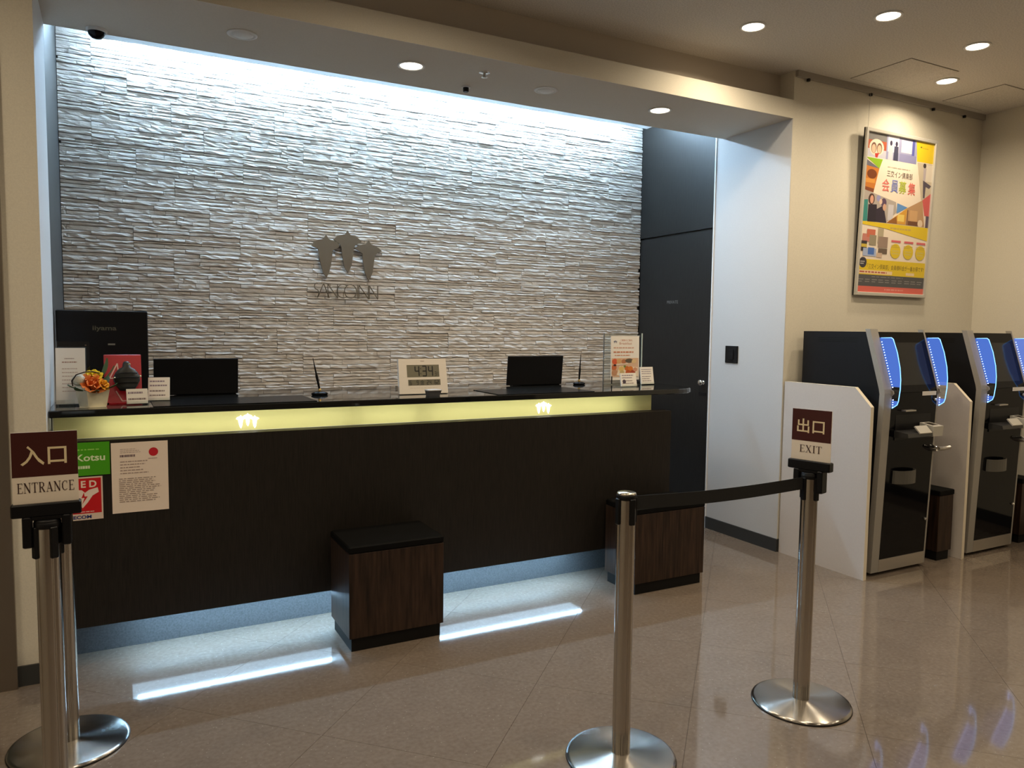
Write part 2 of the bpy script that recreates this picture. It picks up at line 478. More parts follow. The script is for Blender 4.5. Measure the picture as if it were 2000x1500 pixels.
# ------------------------------------------------------------------ floor with diagonal tiles
fl = MB().box(XL - 0.1, XR + 0.1, YF - 0.1, YS + 0.3, -0.12, -0.004).build('floor', M_GROUT)
struct(fl)
def clip(poly, inside, cut):
    out = []
    for i, p in enumerate(poly):
        q = poly[(i + 1) % len(poly)]
        if inside(p): out.append(p)
        if inside(p) != inside(q): out.append(cut(p, q))
    return out
def cutx(c): return lambda p, q: (c, p[1] + (q[1] - p[1]) * (c - p[0]) / (q[0] - p[0]))
def cuty(c): return lambda p, q: (p[0] + (q[0] - p[0]) * (c - p[1]) / (q[1] - p[1]), c)
D = 0.905; G = 0.0018
for i in range(-12, 12):
    for j in range(-12, 12):
        s0, s1 = 5.143 + i * D + G / 2, 5.143 + (i + 1) * D - G / 2     # x + y
        d0, d1 = -1.126 + j * D + G / 2, -1.126 + (j + 1) * D - G / 2   # x - y
        p = [((s + d) / 2, (s - d) / 2) for s, d in ((s0, d0), (s1, d0), (s1, d1), (s0, d1))]
        for f_, c_ in ((lambda q: q[0] >= XL, cutx(XL)), (lambda q: q[0] <= XR, cutx(XR)), (lambda q: q[1] >= YF, cuty(YF)), (lambda q: q[1] <= YS + 0.2, cuty(YS + 0.2))):
            if p: p = clip(p, f_, c_)
        if len(p) < 3: continue
        MB().prism(p, 0, 'z', -0.006, 0.0).build('floor_tile', M_FLOOR, fl)

# ------------------------------------------------------------------ ceilings and walls
ce = MB().box(XL - 0.1, XR + 0.1, YF - 0.1, 3.74, ZC, ZC + 0.1).build('ceiling', M_CEIL)
struct(ce)
struct(MB().box(XB, XR + 0.1, YP, YP + 0.12, 0, ZC).build('wall_front', M_WALL))           # poster wall
struct(MB().box(XR, XR + 0.12, YF, YP, 0, ZC).build('wall_right', M_WALL))
struct(MB().box(XL - 0.12, XL, YF, 5.3, 0, ZC).build('wall_left', M_WALL))
struct(MB().box(XL, XR, YF - 0.12, YF, 0, ZC).build('wall_behind', mat('dark_brown_panelling', (0.09, 0.07, 0.055), 0.6)))
# wall left of the counter alcove, with the strip of grey panelling towards the stone wall
wc = MB().box(-0.385, XA, YP, 4.23, 0, ZC).build('wall_column', M_WALL); struct(wc)
# faces: the alcove side is papered in white
wc.data.materials.append(M_JAMB)
wc.data.polygons[3].material_index = 1
struct(MB().box(-0.385, XA, 4.232, YS + 0.1, 0, ZT).build('wall_alcove_left', M_SIDEP))
wj = MB().box(XB, XB + 0.10, YP + 0.12, 4.315, 0, ZT).build('wall_alcove_right', M_JAMB); struct(wj)
# front edge of the alcove reveal is the poster wall's end: give it a white reveal skin
struct(MB().box(XB - 0.004, XB, YP + 0.001, 4.315, 0.0, ZS).build('wall_reveal', M_JAMB))
# white corner bead beside the dark door wall
struct(MB().box(XB - 0.012, XB, 4.315, 4.327, 0.0, ZT).build('trim_1', mat('white_bead', (0.8, 0.8, 0.8), 0.4)))

# soffit over the counter with its fascia ledge
so = MB()
so.box(XA, XB, YP, 4.25, ZS, 3.01)
so.box(XA, XB, 3.74, 4.25, 3.01, ZT)
sof = so.build('trim_2', M_SOFF); struct(sof)
MB().box(XA, XB, YP - 0.004, YP, ZS - 0.0005, 3.0105).build('fascia_board', M_WALL, sof)
MB().box(-0.03, 3.33, 4.25, 4.315, ZS + 0.002, ZS + 0.006).build('light_shelf', opal(), sof)
MB().box(-0.385, XB + 0.1, 4.25, YS + 0.1, ZT, ZT + 0.1).build('cove_top', M_SOFF, sof)

# dark door wall on the right of the alcove
struct(MB().box(XB + 0.02, XB + 0.12, 4.315, YS + 0.1, 0, ZT).build('wall_door_side', M_DARKP))
MB().box(XB, XB + 0.02, 4.330, YS, 2.268, ZT).build('trim_3', M_DARKP)
struct(bpy.data.objects['trim_3'])
dr = MB().box(XB, XB + 0.02, 4.345, 5.205, 0.01, 2.252).build('door_1', M_DARKP); struct(dr)
MB().lathe([(0.018, 0), (0.016, 0.008), (0.012, 0.010), (0.012, 0.016), (0.022, 0.022), (0.024, 0.032), (0.018, 0.040), (0.0, 0.042)], 20, (0, 0, 0), 'x').xf(Matrix.Translation((XB, 4.395, 1.105)) @ Matrix.Scale(-1, 4, (1, 0, 0))).build('door_knob', M_CHROME, dr)
MB().box(XB - 0.004, XB, 4.36, 4.44, 1.005, 1.03, b=0.001).build('latch_plate', M_BODY, dr)
pp = MB()
for q in fit(text_polys('PRIVATE', 1.0, 0.01), 0, 0, 0.135, 0.024):
    pp.add([(XB - 0.0006, 4.845 - p[0], 1.713 + p[1]) for p in q], [tuple(range(len(q)))])
pp.build('door_lettering', mat('grey_lettering', (0.16, 0.155, 0.15), 0.4), dr)

# skirtings
struct(MB().box(XB - 0.014, XB - 0.004, YP - 0.004, 4.315, 0, 0.088).build('baseboard_right', M_BASEB))
struct(MB().box(-0.372, XA + 0.006, YP - 0.01, YP, 0, 0.085).build('baseboard_left', M_BASEB))
struct(MB().box(XB, XR, YP - 0.01, YP, 0, 0.088).build('baseboard_front', M_BASEB))
struct(MB().box(XR - 0.01, XR, YF, YP - 0.01, 0, 0.088).build('baseboard_east', M_BASEB))

# entrance door at the far left: steel jamb, glass leaf with bottom rail, vestibule behind
dj = MB().box(-0.435, -0.372, YP - 0.03, YP + 0.08, 0, ZC).build('trim_4', M_FRAME); struct(dj)
d2 = MB().box(-1.9, -0.435, YP + 0.015, YP + 0.027, 0.13, 2.9).build('door_2', M_GLASS); struct(d2)
MB().box(-1.9, -0.435, YP, YP + 0.042, 0.04, 0.13, b=0.003).build('bottom_rail', M_STEEL, d2)
MB().box(-1.9, -0.435, YP, YP + 0.042, 2.9, 3.0, b=0.003).build('top_rail', M_STEEL, d2)
MB().box(-1.9, -0.435, YP - 0.01, YP + 0.05, 0.0, 0.012).build('threshold', M_STEEL, d2)
struct(MB().box(XL, -0.435, YP, YP + 0.06, 3.0, ZC).build('wall_transom', M_WALL))
struct(MB().box(XL, -1.9, YP, YP + 0.06, 0, 3.0).build('wall_entrance', M_WALL))
struct(MB().box(XL, -0.385, 5.2, 5.3, 0, ZC).build('wall_vestibule', mat('grey_vestibule', (0.42, 0.45, 0.46), 0.8)))
struct(MB().box(XL - 0.1, -0.385, 3.74, 5.3, ZC, ZC + 0.1).build('ceiling_vestibule', M_CEIL))

# ------------------------------------------------------------------ stone wall: ledger panels of split strips
wb = MB().box(-0.385, XB + 0.1, YS + 0.03, YS + 0.13, 0, ZT).build('wall_back', mat('stone_backing', (0.22, 0.20, 0.18), 0.95)); struct(wb)
rs = random.Random(21)
strips = []
z = 0.86; row = 0
while z < ZT - 0.02:
    ph = 0.155
    x = XA - (row % 3) * 0.21 - rs.random() * 0.05
    while x < XB:
        pw = 0.62
        k = rs.choice((6, 7, 7, 8))
        cuts = sorted(rs.uniform(0.1, 0.9) for _ in range(k - 1))
        hs = [1 / k + rs.uniform(-0.35, 0.35) / k for _ in range(k)]
        t = sum(hs); zz = z
        for h in hs:
            h = h / t * ph
            xx = x
            base = rs.uniform(0.003, 0.008)
            while xx < x + pw - 0.01:
                w = min(rs.uniform(0.09, 0.34), x + pw - xx)
                if x + pw - (xx + w) < 0.06: w = x + pw - xx
                a, b_ = max(xx, XA + 0.002), min(xx + w, XB - 0.002)
                if b_ - a > 0.02:
                    strips.append((a, b_, zz, zz + h, max(0.001, base + rs.uniform(-0.0025, 0.003) + (0.004 if rs.random() < 0.10 else 0))))
                xx += w
            zz += h
        x += pw
    z += ph; row += 1

def strip_geo(a, b_, z0, z1, d, r):
    """one split-faced strip: rough front grid, side returns"""
    n = max(3, min(9, int((b_ - a) / 0.032)))
    ys = YS + 0.03
    yf = YS - d
    vs, fs = [], []
    g = 0.0009
    for i in range(n + 1):
        x = a + g + (b_ - a - 2 * g) * i / n
        e = 0.0015 if 0 < i < n else 0
        y1 = yf + r.uniform(-0.0035, 0.0035); y2 = yf + r.uniform(-0.0035, 0.0035); ym = yf - r.uniform(0.0, 0.004)
        zb, zt = z0 + g + r.uniform(0, 0.0016), z1 - g - r.uniform(0, 0.0016)
        zm = (z0 + z1) / 2 + r.uniform(-0.2, 0.2) * (z1 - z0)
        vs += [(x, ys, zb), (x, y1, zb), (x + r.uniform(-e, e), ym, zm), (x, y2, zt), (x, ys, zt)]
    for i in range(n):
        o = i * 5
        for q in range(4):
            fs.append((o + q, o + 5 + q, o + 6 + q, o + 1 + q)[::-1])
    fs.append((4, 3, 2, 1, 0)[::-1]); o = n * 5
    fs.append((o, o + 1, o + 2, o + 3, o + 4)[::-1])
    return vs, fs
vis = sorted([q for q in strips if q[2] > 1.12 and q[3] < 3.2], key=lambda q: -(q[1] - q[0]) * (q[3] - q[2]))
big = set(id(q) for q in vis[:300])
rest = MB()
for q in strips:
    vs, fs = strip_geo(*q, rs)
    if id(q) in big:
        MB().add(vs, fs).build('stone', M_STONE, wb)
    else:
        rest.add(vs, fs)
ro = rest.build('stone_strips', M_STONE, wb)
ro['kind'] = 'stuff'

# ------------------------------------------------------------------ cove tubes washing the stone wall
for k, (a, b_) in enumerate(((0.02, 1.24), (1.29, 2.51), (2.56, 3.78))):
    t = thing('fluorescent_lamp', ('leftmost', 'middle', 'rightmost')[k] + ' cold white fluorescent tube hidden above the stone wall', 'lamp', ((a + b_) / 2, 5.06, 3.235), group='cove tubes over the stone wall')
    L = (b_ - a) / 2
    MB().lathe([(0.015, -L), (0.015, L)], 10, axis='x').build('tube', M_TUBE, t)
    MB().box(-L - 0.01, L + 0.01, -0.03, 0.03, 0.03, 0.2245).build('housing', M_WHITEP, t)

# ------------------------------------------------------------------ ceiling downlights
def downlight(x, y, zc, power, label, lit=True, grp=None, r=0.062):
    t = thing('ceiling_downlight' if lit else 'round_ceiling_cover', label, 'downlight' if lit else 'ceiling cover', (x, y, zc), group=grp)
    if lit:
        MB().lathe([(r + 0.012, -0.001), (r + 0.012, -0.004), (r, -0.006), (r - 0.004, -0.001)], 28).build('trim_ring', M_WHITEP, t)
        MB().lathe([(0.0, -0.0025), (r - 0.003, -0.0022)], 28).build('lens', M_DOWN, t)
        ld = bpy.data.lights.new('downlight_beam', 'AREA')
        ld.shape = 'DISK'; ld.size = 2 * r; ld.energy = power; ld.color = WARM; ld.spread = math.radians(158)
        lo = bpy.data.objects.new('downlight_beam', ld); col.objects.link(lo)
        lo.parent = t; lo.location = (0, 0, -0.012)
    else:
        MB().lathe([(r + 0.02, -0.0005), (r + 0.02, -0.003), (r + 0.008, -0.006), (r + 0.004, -0.002)], 28).build('trim_ring', M_WHITEP, t)
        MB().lathe([(0.0, -0.012), (r * 0.7, -0.011), (r, -0.004), (r, -0.0005)], 28).build('cover', M_WHITEP, t)
    return t
downlight(3.218, 3.232, ZC, P_DOWN, 'lit ceiling downlight left of the three others, above the soffit end')
downlight(3.737, 2.77, ZC, P_DOWN, 'lit ceiling downlight nearest the top edge of the picture')
downlight(4.578, 2.792, ZC, P_DOWN, 'lit ceiling downlight farthest right, beyond the access hatches')
downlight(5.027, 3.261, ZC, P_DOWN, 'lit ceiling downlight between the two square access hatches')
for k, (x, y) in enumerate(((1.3, 2.7), (-0.9, 2.65), (-1.9, 1.6), (0.3, 1.5), (2.1, 1.5), (3.9, 1.4), (5.2, 1.4), (-1.6, -0.6), (0.5, -0.6), (2.6, -0.6), (4.7, -0.6), (-0.5, -2.2), (1.8, -2.2), (4.0, -2.2))):
    downlight(x, y, ZC, P_DOWN, 'lit ceiling downlight outside the picture over the lobby', grp='lobby downlights behind the camera')
downlight(1.451, 3.922, ZS, P_SOFF, 'lit soffit downlight over the middle of the counter')
downlight(3.115, 3.906, ZS, P_SOFF, 'lit soffit downlight over the right end of the counter')
downlight(0.592, 3.918, ZS, 0, 'unlit round cover in the soffit left of the lit downlight', lit=False, r=0.05)
downlight(2.284, 3.922, ZS, 0, 'unlit round cover in the soffit between the two lit downlights', lit=False, r=0.05)

# sprinkler, sensor and dome camera on the soffit
t = thing('sprinkler_head', 'small metal sprinkler head in the soffit right of the lit downlight', 'sprinkler', (1.84, 3.829, ZS))
MB().lathe([(0.030, -0.0005), (0.030, -0.004), (0.012, -0.006)], 20).build('escutcheon', M_CHROME, t)
MB().lathe([(0.004, -0.028), (0.016, -0.026), (0.016, -0.024), (0.006, -0.022), (0.008, -0.004)], 14).build('deflector', M_ALU, t)
t = thing('ceiling_sensor', 'tiny black cylindrical sensor at the back edge of the soffit', 'sensor', (1.852, 4.10, ZS))
MB().lathe([(0.014, -0.030), (0.017, -0.027), (0.017, -0.006)], 16).build('sensor_body', M_BLACKP, t)
MB().lathe([(0.026, -0.006), (0.026, -0.0005)], 18).build('mounting_ring', M_WHITEP, t)
t = thing('dome_camera', 'small dark dome security camera at the soffit\'s left end', 'camera', (-0.025, 4.20, ZS))
MB().lathe([(0.0, -0.046), (0.021, -0.041), (0.035, -0.027), (0.038, -0.014)], 20).build('dome', M_BLACKG, t)
MB().lathe([(0.044, -0.014), (0.046, -0.0005)], 20).build('mount', M_WHITEP, t)

# square access hatches: thin frame seam and lid
def hatch(x0, x1, y0, y1, label):
    t = thing('ceiling_hatch', label, 'access hatch', ((x0 + x1) / 2, (y0 + y1) / 2, ZC), group=None)
    w, d = (x1 - x0) / 2, (y1 - y0) / 2
    f = MB(); e = 0.006
    f.box(-w - e, w + e, -d - e, -d, -0.0015, 0).box(-w - e, w + e, d, d + e, -0.0015, 0).box(-w - e, -w, -d, d, -0.0015, 0).box(w, w + e, -d, d, -0.0015, 0)
    f.build('seam_frame', mat('dark_seam', (0.17, 0.15, 0.12), 0.8), t)
    MB().box(-w, w, -d, d, -0.003, 0).build('lid', M_CEIL, t)
hatch(4.43, 4.905, 3.11, 3.54, 'square ceiling access hatch above the hanging poster')
hatch(5.43, 5.905, 3.11, 3.54, 'square ceiling access hatch in the corner by the right wall')

# picture rail with hooks
t = thing('picture_rail', 'thin metal picture rail along the top of the poster wall', 'picture rail', (XB + 0.01, YP, ZC - 0.04))
MB().box(0, XR - XB - 0.01, -0.022, -0.0005, 0, 0.04).build('rail', mat('taupe_rail', (0.36, 0.33, 0.28), 0.5), t)
for x in (0.10, 0.72, 1.42, 1.8):
    MB().box(x - 0.008, x + 0.008, -0.026, -0.008, -0.018, 0.0).build('hook', M_BODY, t)

# ------------------------------------------------------------------ reception counter
cx0, cx1 = XA + 0.004, 3.075
rc = thing('reception_counter', 'dark wood reception counter with glowing yellow band and lit toe kick', 'reception counter', (0, 3.67, 0))
def L(x): return x
cb = MB()
cb.box(cx0, cx1, 0, 0.022, 0.186, 1.0).box(cx0, cx1, 0.022, 0.085, 0.96, 1.0)   # front panel and ledge
cb.build('front_panel', M_COUNT, rc)
MB().box(cx1 - 0.03, cx1, 0.0225, 0.85, 0.19, 0.959).build('end_panel', M_COUNT, rc)
MB().box(cx0, cx1 - 0.03, 0.19, 0.85, 0.0, 0.189).build('toe_kick', mat('grey_terrazzo_kick', (0.065, 0.067, 0.07), 0.3, noise=(130, 0.3)), rc)
MB().box(cx0, cx1 - 0.031, 0.0225, 0.85, 0.1905, 0.20).build('bottom_board', mat('white_underside', (0.75, 0.75, 0.75), 0.6), rc)
MB().box(cx0, cx1 - 0.031, 0.24, 0.85, 0.20, 1.099).build('carcass', M_COUNT, rc)
lb = MB()
lb.box(cx0, 2.985, 0.085, 0.24, 0.99, 1.0)
lb.box(cx0, 2.985, 0.22, 0.24, 1.0, 1.098)
lb.box(2.975, 2.985, 0.09, 0.22, 1.0, 1.098)
lb.build('light_box', mat('white_reflector', (0.82, 0.82, 0.80), 0.7), rc)
# diffuser: thin open-backed acrylic tray
ds = MB()
ds.quad((cx0 + 0.012, 0.085, 1.001), (2.984, 0.085, 1.001), (2.984, 0.085, 1.099), (cx0 + 0.012, 0.085, 1.099))
dso = ds.build('diffuser_panel', M_DIFF, rc)
for a, b_ in ((-0.06, 1.06), (1.11, 1.44), (1.49, 2.80)):
    MB().lathe([(0.008, a), (0.008, b_)], 8, (0, 0.165, 1.052), 'x').build('light_tube', M_BOXL, rc)
for xe in (0.567, 2.201):
    e = MB()
    for q in sprout(xe, 1.047, 0.105): e.prism(q, 0, 'y', 0.081, 0.0845)
    e.build('glowing_emblem', M_EMBL, rc)
for a, b_ in ((0.07, 1.25), (1.27, 2.45)):
    MB().box(a, b_, 0.0255, 0.0335, 0.1785, 0.1825).build('led_strip', M_KICKL, rc)

MB().box(0.05, 2.47, 0.040, 0.186, 0.187, 0.1903).build('added_glow_panel', mat('added_underside_glow', (0.8, 0.8, 0.8), 0.5, emit=(0.50, 0.76, 1.0), estr=2.4), rc)  # added glowing sheet, brightens the counter underside's reflection in the floor
# polished top with a rounded right end
pts = [(XA + 0.002, 3.70), (3.16, 3.70)]
for k in range(9):
    a = -PI / 2 + k * PI / 16
    pts.append((3.16 + 0.2 * math.cos(a), 3.90 + 0.2 * math.sin(a)))
pts += [(3.36, 4.55), (XA + 0.002, 4.55)]
ct = MB()
n = len(pts)
def inset(ps, e):
    cxm, cym = 1.5, 4.1
    return [(p[0] + (e if p[0] < 0 else -e), p[1] + (e if p[1] < cym else -e)) for p in ps]
lo, hi = pts, pts
rings = [(inset(pts, 0.004), 1.100), (pts, 1.104), (pts, 1.127), (inset(pts, 0.004), 1.131)]
vs = [(p[0], p[1], zz) for r_, zz in rings for p in r_]
fs = [tuple(range(n - 1, -1, -1)), tuple(range(3 * n, 4 * n))]
for k in range(3):
    for i in range(n):
        j = (i + 1) % n
        fs.append((k * n + i, k * n + j, (k + 1) * n + j, (k + 1) * n + i))
ct.add(vs, fs)
tag(ct.build('countertop', M_GRAN), 'black polished stone top of the reception counter with rounded right end', 'countertop')
ZK = 1.1312

# ------------------------------------------------------------------ wall logo
t = thing('wall_logo', 'bronze three-sprout hotel logo with thin lettering on the stone wall', 'logo', (1.454, 5.17, 1.96))
k = 0.000903
def lp(p): return ((p[0] - 468) * k, (118 - p[1]) * k + 2.158 - 1.96)
M_BRZ = mat('bronze_metal', (0.17, 0.135, 0.095), 0.5, 0.35)
for q in SPROUT:
    MB().prism([lp(p) for p in q], 0, 'y', 0.0, 0.012).build('sprout_emblem', M_BRZ, t)
def arc(cx, cy, rx, ry, a0, a1, n=16):
    return [(cx + rx * math.cos(math.radians(a0 + (a1 - a0) * i / n)), cy - ry * math.sin(math.radians(a0 + (a1 - a0) * i / n))) for i in range(n + 1)]
letters = [
    ('S', [arc(232, 547, 17, 23, 60, 270, 10) + arc(228, 598, 20, 28, 90, -120, 10)]),
    ('A', [[(237, 632), (284, 525), (326, 632)]]),
    ('N', [[(316, 632), (316, 528), (390, 632), (390, 528)]]),
    ('C', [arc(432, 578, 46, 52, 50, 310)]),
    ('O', [arc(490, 578, 47, 52, 0, 360, 22)]),
    ('I', [[(546, 525), (546, 632)]]),
    ('N', [[(556, 632), (556, 528), (632, 632), (632, 528)]]),
    ('N', [[(638, 632), (638, 528), (706, 632), (706, 528)]]),
]
for ch, lines in letters:
    mb = MB()
    for ln in lines:
        for a, b_ in zip(ln, ln[1:]):
            mb.prism(bar(*lp(a), *lp(b_), 0.0048), 0, 'y', 0.002, 0.010)
    mb.build('logo_letter', M_BRZ, t)
for x, zz in ((-0.148, 0.09), (0.0, 0.12), (0.148, 0.08)):
    MB().lathe([(0.006, 0.012), (0.006, 0.075)], 8, (x, 0, zz), 'y').build('standoff', M_BRZ, t)

# ------------------------------------------------------------------ notices stuck on the counter front
yn = 3.6695
t = thing('green_sign', 'green sign with white lettering on the counter front under the glowing band', 'sign', (-0.238, yn, 0.852))
MB().box(0, 0.221, -0.004, 0, 0, 0.142).build('board', ink(70, 160, 10), t)
p = Print()
p.text('Kotsu', 0.093, 0.062, 0.203, 0.092, (225, 240, 200), offset=0.02)
p.text('三交', 0.030, 0.062, 0.080, 0.092, (225, 240, 200))
p.lines(0.02, 0.105, 0.20, 0.118, 1, (150, 210, 90), seed=3)
p.lines(0.09, 0.028, 0.15, 0.044, 1, (215, 235, 190), 0.8, seed=4)
p.build('sign_print', t, -0.0041)
t = thing('red_sticker', 'red and white AED sticker on the counter front below the green sign', 'sticker', (-0.178, yn, 0.660))
MB().box(0, 0.131, -0.002, 0, 0, 0.186).build('backing', ink(225, 205, 190), t)
p = Print()
p.poly(rect(0.006, 0.028, 0.125, 0.180), (200, 12, 22))
p.text('A E D', 0.008, 0.140, 0.108, 0.170, (240, 220, 205), offset=0.03)
p.poly([(0.02, 0.115), (0.034, 0.132), (0.052, 0.130), (0.064, 0.118), (0.080, 0.130), (0.112, 0.138), (0.116, 0.118), (0.092, 0.104), (0.074, 0.076), (0.054, 0.052), (0.032, 0.078)], (238, 220, 208))
p.poly([(0.060, 0.120), (0.050, 0.096), (0.062, 0.096), (0.052, 0.068), (0.074, 0.102), (0.062, 0.102)], (200, 12, 22))
p.lines(0.012, 0.031, 0.12, 0.040, 1, (235, 200, 190), seed=5)
p.text('SECOM', 0.006, 0.006, 0.086, 0.021, (30, 50, 120), offset=0.03)
p.build('sticker_print', t, -0.0021)
t = thing('certificate_sheet', 'white certificate sheet with a red dot on the counter front', 'notice', (-0.012, yn, 0.675))
MB().box(0, 0.224, -0.0015, 0, 0, 0.310).build('sheet', ink(238, 222, 208), t)
p = Print()
p.poly(ell(0.166, 0.263, 0.019, 0.019, 24), (196, 30, 45))
p.lines(0.035, 0.262, 0.12, 0.284, 3, (175, 155, 150), 0.3, seed=6)
p.lines(0.034, 0.244, 0.10, 0.258, 1, (120, 100, 105), 0.7, seed=7)
p.lines(0.034, 0.168, 0.15, 0.232, 5, (165, 145, 138), 0.3, seed=8)
p.lines(0.028, 0.045, 0.20, 0.155, 13, (160, 142, 132), 0.4, seed=9)
p.lines(0.145, 0.232, 0.19, 0.238, 1, (180, 160, 155), 0.5, seed=10)
p.build('sheet_print', t, -0.0016)

# ------------------------------------------------------------------ things on the counter
# left acrylic stand with slanted notice
t = thing('notice_stand', 'clear acrylic stand with slanted white notice at the counter\'s left end', 'notice stand', (-0.165, 3.98, ZK))
MB().box(-0.062, 0.075, 0.072, 0.076, 0.0, 0.285).build('back_plate', M_ACRYL, t)
MB().box(-0.055, 0.018, -0.11, 0.07, 0.0, 0.006).build('base_plate', M_ACRYL, t)
MB().box(-0.055, 0.016, -0.115, -0.108, 0.0, 0.03).build('front_lip', M_ACRYL, t)
MB().lathe([(0.004, -0.006), (0.004, 0.012)], 10, (0.060, 0.070, 0.268), 'y').build('chrome_pin', M_CHROME, t)
M = Matrix.Translation((-0.003, -0.075, 0.008)) @ Matrix.Rotation(math.radians(-15), 4, 'X')
MB().box(-0.055, 0.062, 0, 0.002, 0, 0.258).xf(M).build('notice_sheet', M_PAPER, t)
p = Print()
p.lines(-0.02, 0.205, 0.025, 0.212, 1, (150, 130, 125), 0.5, seed=11)
p.lines(-0.03, 0.188, 0.04, 0.196, 1, (160, 120, 110), 0.6, seed=12)
p.lines(-0.03, 0.05, 0.035, 0.17, 7, (190, 170, 160), 0.25, seed=13)
po = p.build('notice_print', t, -0.0002); po.data.transform(M)

# flower pot
t = thing('flower_arrangement', 'small cream pot of orange and yellow artificial flowers on the counter', 'flowers', (-0.078, 3.845, ZK))
MB().box(-0.052, 0.052, -0.052, 0.052, 0, 0.001).build('pot_foot', M_POT, t)
pt = MB()
for a in range(1):
    b0, b1 = 0.040, 0.050
    v = [(-b0, -b0, 0.001), (b0, -b0, 0.001), (b0, b0, 0.001), (-b0, b0, 0.001), (-b1, -b1, 0.075), (b1, -b1, 0.075), (b1, b1, 0.075), (-b1, b1, 0.075),
         (-b1 + .005, -b1 + .005, 0.075), (b1 - .005, -b1 + .005, 0.075), (b1 - .005, b1 - .005, 0.075), (-b1 + .005, b1 - .005, 0.075),
         (-b0, -b0, 0.055), (b0, -b0, 0.055), (b0, b0, 0.055), (-b0, b0, 0.055)]
    f = [(3, 2, 1, 0), (12, 13, 14, 15)]
    for i in range(4):
        j = (i + 1) % 4
        f += [(i, j, 4 + j, 4 + i), (4 + i, 4 + j, 8 + j, 8 + i), (8 + i, 8 + j, 12 + j, 12 + i)]
    pt.add(v, f)
pt.xf(Matrix.Rotation(math.radians(28), 4, 'Z')).build('pot', M_POT, t)
def petal(w, l, curl, cup=0.3):
    """curved petal grid growing along +z from the origin"""
    vs, fs = [], []
    for i in range(6):
        u = i / 5
        ww = w * math.sin(PI * (0.12 + 0.80 * u)) * (1.0 if u < 0.95 else 0.7)
        for j in range(5):
            q = j / 4 * 2 - 1
            vs.append((q * ww, -curl * u * u * l + cup * w * q * q, l * u))
    for i in range(5):
        for j in range(4):
            o = i * 5 + j
            fs.append((o, o + 1, o + 6, o + 5))
    return vs, fs
def blossom(name, c, r, color, tilt):
    m = MB()
    for lay, (k_, open_, sc_) in enumerate(((4, -0.10, 0.80), (5, 0.12, 0.95), (6, 0.36, 1.0), (7, 0.75, 0.92))):
        for i in range(k_):
            vs, fs = petal(r * 0.62, r * 1.15 * sc_, -0.30 + 0.16 * lay, -0.35)
            A = Matrix.Rotation(2 * PI * (i + 0.4 * lay) / k_, 4, 'Z') @ Matrix.Translation((0, -r * (0.10 + 0.13 * lay), 0)) @ Matrix.Rotation(open_, 4, 'X')
            m.add([tuple(A @ Vector(v)) for v in vs], fs, 0, True)
    m.xf(Matrix.Translation(c) @ tilt)
    m.build(name, mat(name + '_petals', color, 0.6), t)
blossom('orange_rose', (0.0, -0.018, 0.092), 0.040, (0.80, 0.23, 0.05), Matrix.Rotation(0.75, 4, 'X') @ Matrix.Rotation(0.3, 4, 'Y'))
blossom('yellow_rose', (0.004, 0.010, 0.128), 0.028, (0.80, 0.62, 0.02), Matrix.Rotation(0.5, 4, 'X'))
blossom('amber_bud', (0.040, -0.030, 0.095), 0.020, (0.85, 0.42, 0.02), Matrix.Rotation(0.8, 4, 'X') @ Matrix.Rotation(0.8, 4, 'Y'))
MB().ball((-0.052, -0.025, 0.120), 0.027, 0.027, 0.027).build('white_ball_flower', mat('ivory_fluff', (0.62, 0.58, 0.48), 0.9, bump=(300, 0.8, 0.004)), t)
M_LEAF = mat('dark_green_leaf', (0.035, 0.085, 0.018), 0.5)
for i, (x, y, zz, az, tl, l) in enumerate(((-0.03, -0.04, 0.075, 2.6, 1.5, 0.06), (0.01, -0.045, 0.075, 3.3, 1.7, 0.055), (0.045, -0.02, 0.08, 4.2, 1.4, 0.06), (0.035, 0.0, 0.115, 4.8, 0.9, 0.075), (0.03, 0.02, 0.13, 5.2, 0.6, 0.08), (-0.03, 0.03, 0.09, 0.8, 1.1, 0.06), (0.03, 0.03, 0.09, 5.6, 1.1, 0.06), (-0.045, -0.01, 0.08, 1.9, 1.4, 0.05))):
    vs, fs = petal(0.021, l * 1.1, 0.25, 0.2)
    A = Matrix.Translation((x, y, zz)) @ Matrix.Rotation(az, 4, 'Z') @ Matrix.Rotation(-tl, 4, 'X')
    MB().add([tuple(A @ Vector(v)) for v in vs], fs, 0, True).build('leaf', M_LEAF, t)
rb = [(-0.072 + 0.03 * math.cos(a), -0.03, 0.118 + 0.034 * math.sin(a)) for a in [i * 0.3 for i in range(4, 14)]]
rb += []
MB().tube([(-0.075, -0.03, 0.095), (-0.078, -0.04, 0.118), (-0.06, -0.05, 0.145), (-0.03, -0.052, 0.156), (0.0, -0.05, 0.158), (0.03, -0.045, 0.150)], 0.0028, 6).build('dark_twig', mat('dark_twig', (0.02, 0.008, 0.008), 0.6), t)
MB().ball((0, 0, 0.066), 0.038, 0.038, 0.02).build('moss', mat('moss', (0.03, 0.05, 0.015), 0.95), t)

